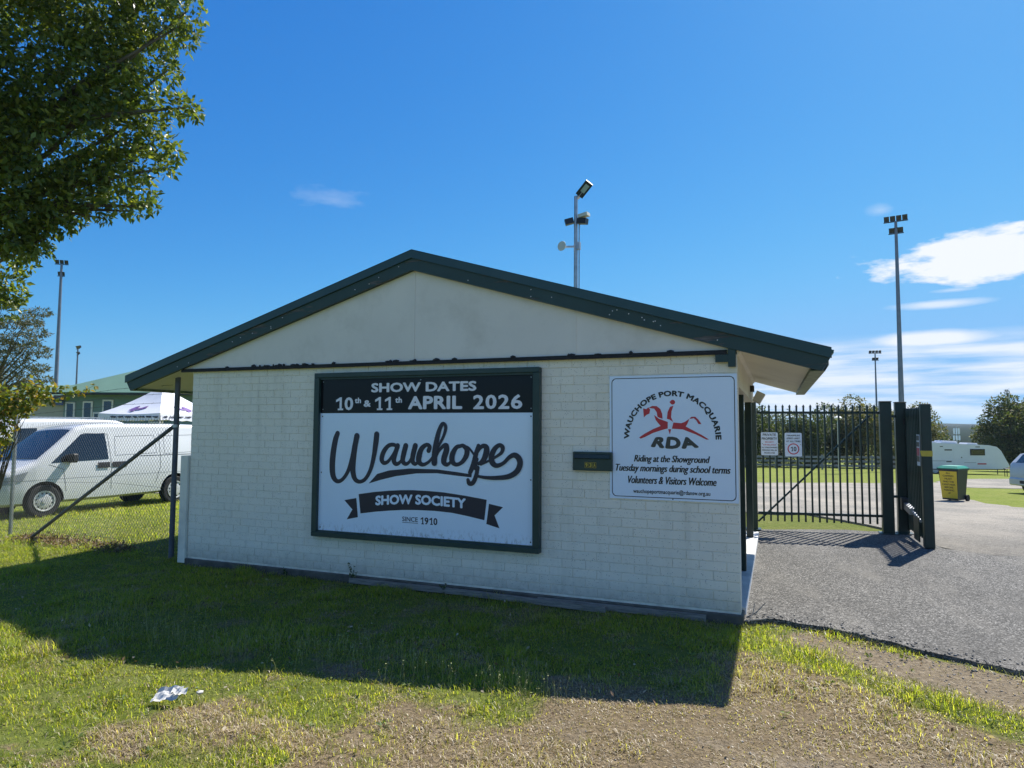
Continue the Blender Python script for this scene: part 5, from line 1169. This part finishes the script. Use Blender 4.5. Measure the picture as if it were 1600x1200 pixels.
# --- big glossy-leaved tree overhanging from the left
def big_tree():
    tx, ty = -12.3, -.3; g0 = gzf(tx, ty); ctr = np.array((tx, ty, 7.6))
    o = empty('broadleaf_tree', (tx, ty, g0), 'large glossy dark green tree whose crown hangs in at upper left', 'tree')
    clumps = []
    # boughs that reach into the picture, measured as directions from where the photographer stood
    for px, py, d, r in ((292, 18, 10.2, .26), (270, 55, 10.3, .3), (296, 60, 10.3, .16), (235, 30, 10.5, .5), (215, 85, 10.4, .48), (160, 40, 10.3, .7), (150, 120, 10.2, .68), (262, 110, 10.2, .22), (205, 140, 10.2, .45),
                         (262, 160, 10.1, .26), (290, 168, 10.0, .22), (303, 178, 10.0, .12), (225, 185, 10.2, .34), (180, 200, 10.1, .5), (240, 222, 10.1, .28), (268, 240, 10.0, .2), (215, 250, 10.2, .36), (258, 262, 10.0, .16),
                         (175, 270, 10.1, .42), (222, 300, 10.0, .24), (230, 322, 9.9, .14), (185, 312, 10.0, .26), (205, 330, 9.9, .12), (150, 320, 10.0, .2), (165, 342, 10.0, .1), (130, 285, 10.1, .42), (95, 310, 10.0, .4), (115, 338, 10.0, .2), (90, 352, 10.0, .2),
                         (100, 215, 9.9, .8), (90, 130, 10.0, .9), (60, 40, 10.2, .9), (40, 240, 9.8, .8), (20, 160, 9.7, .8), (45, 310, 9.9, .55), (60, 345, 9.9, .3), (45, 375, 9.9, .3), (62, 392, 9.9, .16), (30, 395, 9.8, .2), (10, 340, 9.8, .5), (12, 372, 9.7, .3),
                         (130, -20, 10.5, .9), (50, -60, 10.4, 1.), (200, -60, 10.5, .8), (265, -45, 10.4, .5), (300, -30, 10.4, .25), (10, 450, 10.5, .3), (22, 462, 10.5, .16), (5, 480, 10.6, .22), (-20, 420, 10.4, .5)):
        p = at_px(px, py, d); clumps.append((p, (r, r*1.1, r*.85)))
        for _ in range(2 if r < .3 else 5):
            v = unit(1)[0]; q = r*RNG.uniform(.2, .34); clumps.append((p+v*r*RNG.uniform(.7, 1.0), (q, q, q*.8)))
    for k in range(95):
        v = unit(1)[0]; q = RNG.uniform(.55, 1); p = ctr+v*q*np.array((4.1, 3.9, 3.3))
        dd = p-np.array(CAMP); dep = float(dd@np.array(cw)); sx_ = 800+FPX*float(dd@np.array(cr2))/max(dep, .1)
        if dep > 1 and sx_ > -40: continue
        r = RNG.uniform(.75, 1.25); clumps.append((p, (r, r, r*.8)))
    P, O = clump_points(clumps, 1950)
    n = len(P); cols = palette(n, [(.095, .14, .03), (.12, .17, .034), (.165, .21, .042), (.23, .26, .055), (.06, .10, .024)])
    leaf_mesh('crown', P, O, .115, .46, 'leaf_gloss', o, cols)
    tr = MB(); tr.tube([(tx, ty, g0-.2), (tx+.05, ty+.05, 1.2), (tx, ty, 3), (tx+.1, ty, 5.5), (tx+.2, ty+.1, 8.4)], [.42, .32, .28, .2, .08], 12, False)
    tips = [c for c, r in clumps[:200:6]]
    for k, t in enumerate(tips):
        limbs(tr, (tx, ty, 3+.25*(k % 9)), [t], .11)
    limbs(tr, (tx, ty, 4), [c for c, r in clumps[-40::2]], .11)
    tr.build('trunk', 'bark', o, True, fix=False)
big_tree()
def tree(x, y, h, rad, name, label, cols, leaf=.22, per=420, trunk_h=.3, n_cl=26, flat=.75, group=None, mat='leaf_matte', top=1.0, aspect=.55):
    g0 = gzf(x, y); o = empty(name, (x, y, g0), label, 'tree', group); clumps = []
    for k in range(n_cl):
        v = unit(1)[0]; q = RNG.uniform(.35, .95); zc = trunk_h+(1-trunk_h)*(.5+.5*v[2]*q)
        taper = 1 if top == 1 else (1-(zc-trunk_h)/(1-trunk_h))**top+.08
        r = rad*RNG.uniform(.26, .46)*(1 if top == 1 else (.35+.65*taper)); clumps.append((np.array((x+v[0]*q*rad*.8*taper, y+v[1]*q*rad*.8*taper, g0+h*zc-r*flat*.6)), (r, r, r*flat)))
    P, O = clump_points(clumps, per); n = len(P); leaf_mesh('crown', P, O, leaf, aspect, mat, o, palette(n, cols, .35), .15)
    tr = MB(); tr.tube([(x, y, g0-.2), (x+.1, y, g0+h*trunk_h), (x, y, g0+h*.75)], [rad*.075+.05, rad*.06+.03, .04], 8, False)
    limbs(tr, (x, y, g0+h*trunk_h*.9), [c for c, r in clumps[::2]], rad*.035+.02); tr.build('trunk', 'bark', o, True, fix=False); return o
DK = [(.05, .075, .025), (.07, .10, .03), (.095, .125, .04), (.04, .062, .024)]
YL = [(.09, .11, .035), (.15, .15, .05), (.19, .165, .06), (.075, .10, .035)]
SV = [(.11, .135, .075), (.15, .17, .095), (.085, .11, .06)]
grp = 'trees beyond the rail fence'
for k, (px, dep, h, rad, cols, lab) in enumerate((
        (1165, 62, 6.6, 3.4, DK, 'dark leafy tree beside the kiosk edge, behind the private property notice'),
        (1215, 66, 6.0, 3.2, SV, 'grey green tree behind the two gate notices'),
        (1262, 63, 5.6, 3.0, DK, 'dark green tree behind the gate, left of the pale lamp post'),
        (1305, 68, 6.5, 3.2, DK, 'dark tree directly behind the pale lamp post'),
        (1345, 66, 7.7, 3.4, YL, 'tall olive tree behind the right pickets of the closed gate'),
        (1392, 69, 8.0, 3.5, YL, 'tall yellowish tree behind the right gate posts'),
        (1428, 72, 7.2, 3.2, YL, 'olive tree right of the tall light tower, behind the open leaf'),
        (1110, 64, 6.8, 3.5, DK, 'dark tree mostly hidden behind the kiosk'))):
    p = at_px(px, 690, dep); tree(p[0], p[1], h, rad, 'leafy_tree', lab, cols, .24, 360, .12, 26, .85, grp)
for px, dep, h, rad, lab in ((1583, 62, 7.6, 3.2, 'broad dark tree behind the caravan nose'), (1640, 64, 9.3, 3.9, 'taller dark tree at the right edge behind the silver car')):
    p = at_px(px, 690, dep); tree(p[0], p[1], h, rad, 'leafy_tree', lab, DK[:3]+YL[1:2], .24, 520, .08, 34, .85, 'trees behind the caravan')
def conifer():
    p = at_px(1577, 690, 92); x, y = p[0], p[1]; g0 = gzf(x, y); h, rad = 10.6, 2.6; cl_ = []
    o = empty('conifer_tree', (x, y, g0), 'small pointed conifer showing above the tree at right', 'tree')
    for k in range(110):
        t = RNG.uniform(.08, 1); a = RNG.uniform(0, 6.28); rr = rad*(1-t)*RNG.uniform(.3, .9); q = .16+.3*(1-t); cl_.append((np.array((x+rr*math.cos(a), y+rr*math.sin(a), g0+h*t)), (q, q, q*.7)))
    P, O = clump_points(cl_, 260); leaf_mesh('crown', P, O, .28, .35, 'leaf_matte', o, palette(len(P), [(.02, .04, .022), (.03, .05, .028)]), .2)
    MB().tube([(x, y, g0-.2), (x, y, g0+h)], [.2, .03], 8, False).build('trunk', 'bark', o, True)
conifer()
for px, dep, h, rad, lab in ((1462, 120, 4.6, 3.0, 'small distant tree behind the rear of the caravan'), ):
    p = at_px(px, 690, dep); tree(p[0], p[1], h, rad, 'leafy_tree', lab, DK+YL[:1], .5, 90, .1, 16, .8, 'distant trees')
# feathery gum at left, behind the hall annexe
def gum():
    p0 = at_px(-30, 640, 27); x, y = p0[0], p0[1]; g0 = gzf(x, y); o = empty('gum_tree', (x, y, g0), 'feathery grey green gum tree at the left edge under the big crown', 'tree'); cl_ = []
    for px, py, r in ((62, 488, .5), (40, 500, .55), (15, 505, .7), (58, 520, .5), (30, 530, .75), (52, 545, .6), (62, 575, .45), (40, 580, .6), (15, 560, .8), (70, 592, .35), (48, 600, .5), (20, 595, .7), (-10, 540, .9), (-30, 500, .9), (-30, 580, .9), (-55, 540, 1.0), (-60, 490, 1.0), (-85, 550, 1.0), (5, 475, .5), (-20, 460, .7), (55, 505, .35), (66, 555, .3)):
        cl_.append((at_px(px, py, 27+random.uniform(-1.2, 1.2)), (r, r, r*.3)))
    P, O = clump_points(cl_, 3200); n = len(P); leaf_mesh('crown', P, O, .13, .3, 'leaf_matte', o, palette(n, [(.06, .075, .035), (.085, .095, .045), (.11, .11, .06)], .3), .3)
    tr = MB(); tr.tube([(x, y, g0-.2), (x+.2, y, 2), (x+.1, y, 4.5)], [.25, .2, .1], 8, False)
    limbs(tr, (x+.15, y, 2.0), [c for c, r in cl_], .07); tr.build('trunk', 'bark', o, True, fix=False)
gum()
# sapling twined in the fence at left
def sapling():
    x, y = -12.2, 1.05; g0 = gzf(x, y); o = empty('sapling', (x, y, g0), 'yellow green sapling growing through the fence at the left edge', 'sapling'); cl_ = []; D = 11.0
    pts = [(5, 612, .2), (20, 625, .22), (40, 612, .2), (52, 606, .16), (10, 640, .22), (30, 640, .2), (8, 660, .2), (5, 680, .18), (58, 620, .12), (68, 612, .08), (80, 603, .06), (90, 607, .06), (101, 604, .05), (62, 635, .06), (75, 622, .06), (84, 625, .05), (45, 638, .07), (-15, 630, .3), (-30, 660, .35), (-20, 690, .3), (104, 618, .05), (115, 613, .05), (128, 612, .05), (139, 607, .05), (148, 602, .04), (70, 618, .06), (46, 636, .05)]
    for px, py, r in pts: cl_.append((at_px(px, py, D+random.uniform(-.25, .25)), (r, r, r)))
    P, O = [], []
    for c, r in cl_:
        k = max(3, int(95*(r[0]/.2)**1.6)); v = unit(k); P.append(c+v*RNG.uniform(.2, 1, (k, 1))*r[0]); O.append(v)
    P = np.concatenate(P); O = np.concatenate(O); n = len(P); leaf_mesh('crown', P, O, .085, .75, 'leaf_gloss', o, palette(n, [(.14, .18, .025), (.20, .22, .03), (.25, .23, .035), (.10, .14, .022), (.24, .17, .04)], .25), .5)
    tr = MB(); limbs(tr, (x, y, g0+.3), [c for c, r in cl_[:10]], .016)
    for ch in ([(52, 606), (68, 612), (80, 603), (101, 604)], [(52, 615), (75, 622), (104, 618), (128, 612), (148, 602)]):
        tr.tube([at_px(a, b, D) for a, b in ch], [.007, .005, .004, .003, .002][:len(ch)], 4, False)
    tr.tube([(x, y, g0-.1), (x, y, g0+.6)], [.03, .022], 8, False); tr.build('trunk', 'bark', o, True, fix=False)
sapling()
# ------------------------------------------------------------------ grass
def in_drive(x, y):
    fx_ = np.array([p[0] for p in fr]); fy_ = np.array([p[1] for p in fr]); o = np.argsort(fx_)
    return (x > .02) & (y > np.interp(x, fx_[o], fy_[o])-.01)
def grass(name, x0, x1, y0, y1, n, hmin, hmax, w, label, keep, parent=None):
    x = RNG.uniform(x0, x1, n); y = RNG.uniform(y0, y1, n)
    dry = dry_mask(x, y); dirt = dirt_mask(x, y); n1 = fbm(x, y, 1.4, 77); n2 = fbm(x, y, 6, 81)
    pr = np.clip(.2+1.9*(n2-.28), .06, 1)*(1-.93*np.clip(dirt*1.3-.1, 0, 1)); k = keep(x, y) & (RNG.random(n) < pr) & ~in_drive(x, y)
    k &= ~((x > L0-.03) & (x < .035) & (y > -.035))
    x, y, dry, n1, n2, dirt = [a[k] for a in (x, y, dry, n1, n2, dirt)]; n = len(x); z = ground_h(x, y)
    isdry = RNG.random(n) < np.clip(dry*.85+.06+(n2-.5)*.9, .12, .84)
    h = RNG.uniform(hmin, hmax, n)*(.25+1.5*n1**1.3)*(1+.9*sstep(.58, .72, fbm(x, y, 3.1, 91)))*np.where(isdry, .8, 1.)*(1-.3*dry); a = RNG.uniform(0, 2*np.pi, n)
    lean = np.where(isdry, RNG.uniform(.5, 2.2, n), RNG.uniform(.2, 1.5, n))
    dx, dy = np.cos(a), np.sin(a); ww = w*RNG.uniform(.6, 1.3, n); b = np.stack([x, y, z-.006], 1); d = np.stack([dx, dy, 0*dx], 1); s = np.stack([-dy, dx, 0*dx], 1)
    mid = b+d*(h*lean*.3)[:, None]; mid[:, 2] += h*.62; tip = b+d*(h*lean*.95)[:, None]; tip[:, 2] += h*np.where(isdry, .55, .98)
    V = np.stack([b-s*ww[:, None]/2, b+s*ww[:, None]/2, mid+s*ww[:, None]*.42, mid-s*ww[:, None]*.42, tip], 1).reshape(-1, 3); i = np.arange(n)*5
    F = np.concatenate([np.stack([i, i+1, i+2], 1), np.stack([i, i+2, i+3], 1), np.stack([i+3, i+2, i+4], 1)])
    g = np.array([(.23, .29, .036), (.28, .345, .042), (.35, .385, .06), (.165, .23, .036), (.40, .39, .10)])[RNG.integers(0, 5, n)]
    st = np.array([(.47, .385, .24), (.58, .48, .33), (.35, .27, .16), (.50, .40, .27)])[RNG.integers(0, 4, n)]
    g = g*(1-.45*dry[:, None])+st*.45*dry[:, None]; col = np.where(isdry[:, None], st, g)*RNG.uniform(.75, 1.25, (n, 1))*(.8+.45*n1[:, None]); col = np.concatenate([np.clip(col, 0, 1), np.where(isdry, .3, 1.)[:, None]], 1)
    return tag(mesh_np(name, V, F, 'grass_blade', None, False, {'tint': np.repeat(col, 5, 0)}, loc=(0, 0, 0)), label, 'grass', kind='stuff')
def in_view(x, y):
    dx, dy = x-CAMP[0], y-CAMP[1]; dep = dx*cw.x+dy*cw.y; lat = dx*cr.x+dy*cr.y
    return (dep > 2.2) & (np.abs(lat) < dep*.95+.5)
grass('verge_grass', -10.5, 3.2, -4.9, .2, 620000, .022, .060, .0046, 'short mown verge grass, green by the kiosk and straw dry in front', in_view)
grass('lawn_grass', -17, -6.7, .0, 9, 90000, .03, .075, .008, 'bright sunlit lawn behind the chain link fence under the van', lambda x, y: in_view(x, y) & (y > -.2))
grass('gate_grass', -.5, 2.2, 6.2, 8.6, 9000, .03, .08, .01, 'strip of sunlit grass just behind the closed gate', lambda x, y: y < 8.4-.9*np.clip(x-.9, 0, 2))
# taller seed heads along the shadow edge
def seeds():
    mb_v = []; n = 420; t = RNG.random(n); x = -5.6+t*4.6+RNG.normal(0, .1, n); y = -2.15+RNG.normal(0, .16, n)+.1*np.sin(x*2); z = ground_h(x, y)
    q = MB()
    for i in range(n):
        h = random.uniform(.07, .17); lx, ly = random.uniform(-.03, .03), random.uniform(-.03, .03)
        q.tube([(x[i], y[i], z[i]), (x[i]+lx*.4, y[i]+ly*.4, z[i]+h*.6), (x[i]+lx, y[i]+ly, z[i]+h)], [.0014, .0011, .0008], 3, False)
        for k in range(4): q.add([(x[i]+lx+random.uniform(-.008, .008), y[i]+ly+random.uniform(-.008, .008), z[i]+h*(.8+.07*k)+random.uniform(0, .01)) for _ in range(3)], [(0, 1, 2)])
    pm('seed_stalk', (.30, .30, .11), .7, var=.3, vscale=20); tag(q.build('seed_heads', 'seed_stalk', None, fix=False), 'thin grass seed heads standing along the edge of the shadow', 'grass', kind='stuff')
seeds()
# fallen leaves, pebbles, clods
def scatter():
    n = 900; x = RNG.uniform(-8, 2.5, n); y = RNG.uniform(-4.6, .1, n); k = in_view(x, y) & ~in_drive(x, y); x, y = x[k], y[k]; n = len(x); z = ground_h(x, y)+RNG.uniform(.01, .04, n)
    leaf_mesh('leaf_litter', np.stack([x, y, z], 1), np.zeros((n, 3)), .035, .5, 'leaf_matte', None, palette(n, [(.20, .12, .06), (.30, .21, .11), (.12, .08, .05), (.45, .38, .28)], .3), .0)
    tag(bpy.data.objects['leaf_litter'], 'scattered dry brown leaves lying in the grass', 'leaves', kind='stuff')
    n = 1500; x = RNG.uniform(-11.2, -8.0, n); y = fpt(x)-.12+RNG.normal(0, .16, n); z = ground_h(x, y)+RNG.uniform(.02, .06, n)
    leaf_mesh('leaf_drift', np.stack([x, y, z], 1), np.zeros((n, 3)), .05, .5, 'leaf_matte', None, palette(n, [(.16, .10, .06), (.24, .16, .09), (.10, .07, .045), (.33, .25, .16)], .3), .0)
    tag(bpy.data.objects['leaf_drift'], 'drift of brown leaves along the foot of the chain link fence', 'leaves', kind='stuff')
    n = 9000; x = RNG.uniform(-1.8, 3.5, n); y = RNG.uniform(-3.6, .3, n); k = in_view(x, y) & (RNG.random(n) < dirt_mask(x, y)) & ~in_drive(x, y); q = MB(); x, y = x[k], y[k]; z = ground_h(x, y)
    V = []; F = []
    base = np.array([(1, 0, 0), (-1, 0, 0), (0, 1, 0), (0, -1, 0), (0, 0, 1), (0, 0, -1)], float); fs = np.array([(0, 2, 4), (2, 1, 4), (1, 3, 4), (3, 0, 4), (2, 0, 5), (1, 2, 5), (3, 1, 5), (0, 3, 5)])
    for i in range(len(x)):
        s = .003+.008*RNG.random()**3; V.append(base*s*RNG.uniform(.6, 1.3, (6, 3))*(1, 1, .7)+(x[i], y[i], z[i]+s*.3)); F.append(fs+6*i)
    pm('pebble', (.34, .30, .25), .9, var=.45, vscale=30)
    tag(mesh_np('pebbles', np.concatenate(V), np.concatenate(F), 'pebble'), 'small pebbles and grit on the bare dirt by the driveway', 'pebbles', kind='stuff')
scatter()
# broadleaf weeds in the turf and gravel shed from the driveway lip
def weeds_and_grit():
    n = 420; x = RNG.uniform(-8, 1.6, n); y = RNG.uniform(-4.5, -.15, n); k = in_view(x, y) & ~in_drive(x, y) & (dry_mask(x, y) < .75); x, y = x[k], y[k]; P, O, S = [], [], []
    for a, b in zip(x, y):
        m_ = RNG.integers(5, 12); t = RNG.uniform(0, 6.28, m_); P.append(np.stack([a+.008*np.cos(t), b+.008*np.sin(t), ground_h(np.full(m_, a), np.full(m_, b))+RNG.uniform(.012, .035, m_)], 1)); O.append(np.stack([1.8*np.cos(t), 1.8*np.sin(t), .5+0*t], 1))
    P = np.concatenate(P); O = np.concatenate(O); o = leaf_mesh('turf_weeds', P, O, .032, .42, 'leaf_matte', None, palette(len(P), [(.13, .18, .04), (.17, .22, .045), (.21, .25, .06), (.10, .15, .04)], .25), .05)
    tag(o, 'low broadleaf weeds dotted through the verge grass', 'weeds', kind='stuff')
    n = 5200; i = RNG.integers(0, len(fr)-1, n); fx_ = np.array([p[0] for p in fr]); fy_ = np.array([p[1] for p in fr]); t = RNG.random(n)
    x = fx_[i]*(1-t)+fx_[i+1]*t+RNG.normal(0, .05, n); dy = RNG.normal(.0, .13, n); y = fy_[i]*(1-t)+fy_[i+1]*t+dy; k = x < 3.6; x, y, dy = x[k], y[k], dy[k]
    on = in_drive(x, y); z = np.where(on, .024, ground_h(x, y)); V, F = [], []
    base = np.array([(1, 0, 0), (-1, 0, 0), (0, 1, 0), (0, -1, 0), (0, 0, 1), (0, 0, -1)], float); fs = np.array([(0, 2, 4), (2, 1, 4), (1, 3, 4), (3, 0, 4), (2, 0, 5), (1, 2, 5), (3, 1, 5), (0, 3, 5)])
    for q in range(len(x)):
        s = .003+.011*RNG.random()**3; V.append(base*s*RNG.uniform(.6, 1.3, (6, 3))*(1, 1, .7)+(x[q], y[q], z[q]+s*.3)); F.append(fs+6*q)
    pm('road_grit', (.20, .19, .17), .9, var=.6, vscale=40); tag(mesh_np('loose_gravel', np.concatenate(V), np.concatenate(F), 'road_grit'), 'loose gravel crumbled from the driveway edge', 'gravel', kind='stuff')
weeds_and_grit()
# crumpled paper on the grass
def paper():
    pm('paper', (.52, .51, .48), .7, var=.2, vscale=14); c = Vector((-3.26, -3.2, .045)); P = []
    for i in range(9):
        row = []
        for j in range(7):
            u, v = i/8-.5, j/6-.5; x = u*.17; y = v*.10; z = .006*math.sin(i*1.7+j*.9)+.03*abs(v)*.6+.006*math.sin(j*2.1+i*.4)+.05*v+.02*u
            row.append(c+Vector((x*.94-y*.3, x*.3+y*.9, z)))
        P.append(row)
    o = empty('paper_litter', (-3.26, -3.2, 0), 'crumpled white paper lying on the grass at lower left', 'litter')
    MB().grid(P).build('sheet', 'paper', o); Q = [[p+Vector((.045, .03, .035))+Vector((0, 0, .012*math.sin(i*2.3+j))) for j, p in enumerate(r_[:4])] for i, r_ in enumerate(P[3:])]
    MB().grid(Q).build('folded_sheet', 'paper', o)
    s_ = MB(); s_.blob((-3.1, -3.1, .05), (.03, .02, .014)); tag(s_.build('paper_scrap', 'paper'), 'tiny white scrap beside the crumpled paper', 'litter')
paper()
# rotting planks along the foot of the wall
for k, (xa, xb, y, z, a) in enumerate(((-4.1, -2.5, -.085, .03, .004), (-2.9, -1.2, -.10, .035, -.006), (-1.9, -.3, -.075, .03, .003))):
    q = MB(); q.bar((xa, y, z), (xb, y+a*8, z-.01), .03, .055); tag(q.build('plank', 'old_timber'), ('weathered plank lying at the wall foot below the show sign', 'grey plank at the wall foot right of the show sign', 'weathered plank at the wall foot under the riding sign')[k], 'plank', 'loose planks at the wall foot')
# weeds against the wall and twigs at the corner
def weed(x, y, h, n, label, name='weed'):
    o = empty(name, (x, y, 0), label, 'weed', 'weeds at the wall foot'); q = MB(); P = []; O = []
    for k in range(n):
        a = random.uniform(0, 6.28); l_ = h*random.uniform(.5, 1); tip = Vector((x+math.cos(a)*l_*.4, y-abs(math.sin(a))*l_*.25, l_)); q.tube([(x, y, 0), (x+math.cos(a)*l_*.15, y, l_*.5), tip], [.003, .002, .001], 4, False)
        for t in np.linspace(.3, 1, 7): P.append(Vector((x, y, 0)).lerp(tip, t)); O.append((math.cos(a+t*5), math.sin(a+t*5), .3))
    q.build('stem', 'seed_stalk', o, fix=False); P = np.array([list(p) for p in P]); leaf_mesh('leaves', P, np.array(O), .035, .5, 'leaf_matte', o, palette(len(P), [(.04, .07, .02), (.06, .09, .025)]))
weed(-4.06, -.06, .22, 6, 'small leafy weed against the wall below the left end of the show sign'); weed(-5.0, -.06, .10, 4, 'tiny weed at the wall foot left of the show sign'); weed(-2.95, -.06, .10, 4, 'tiny weed at the wall foot below the middle of the show sign')
for k, (pts, lab) in enumerate((([(.04, .0, .05), (.12, .04, .09), (.2, .1, .17)], 'pale dry twig leaning at the right corner of the kiosk'), ([(.03, -.04, .03), (.16, -.02, .05), (.26, .06, .06)], 'pale dry twig lying at the right corner of the kiosk'), ([(.06, -.06, .03), (.1, .03, .1), (.11, .08, .16)], 'bent dry twig standing against the kiosk corner'))):
    tag(MB().tube(pts, [.007, .006, .003], 5).build('twig', 'old_timber', None, True), lab, 'twig', 'dry twigs at the kiosk corner')

# ------------------------------------------------------------------ air
def haze():
    m = bpy.data.materials.new('haze_air'); m.use_nodes = True; nt = m.node_tree; nt.nodes.clear(); MATS['haze_air'] = m
    o = nt.nodes.new('ShaderNodeOutputMaterial'); v = nt.nodes.new('ShaderNodeVolumePrincipled'); v.inputs['Color'].default_value = (.72, .84, 1, 1); v.inputs['Density'].default_value = .00016; v.inputs['Anisotropy'].default_value = .3
    nt.links.new(v.outputs[0], o.inputs['Volume'])
    tag(MB().box(-1600, 2700, -60, 2350, -6, 40).build('haze', m), 'thin blue air between the camera and the hills', 'haze', kind='stuff')
haze()
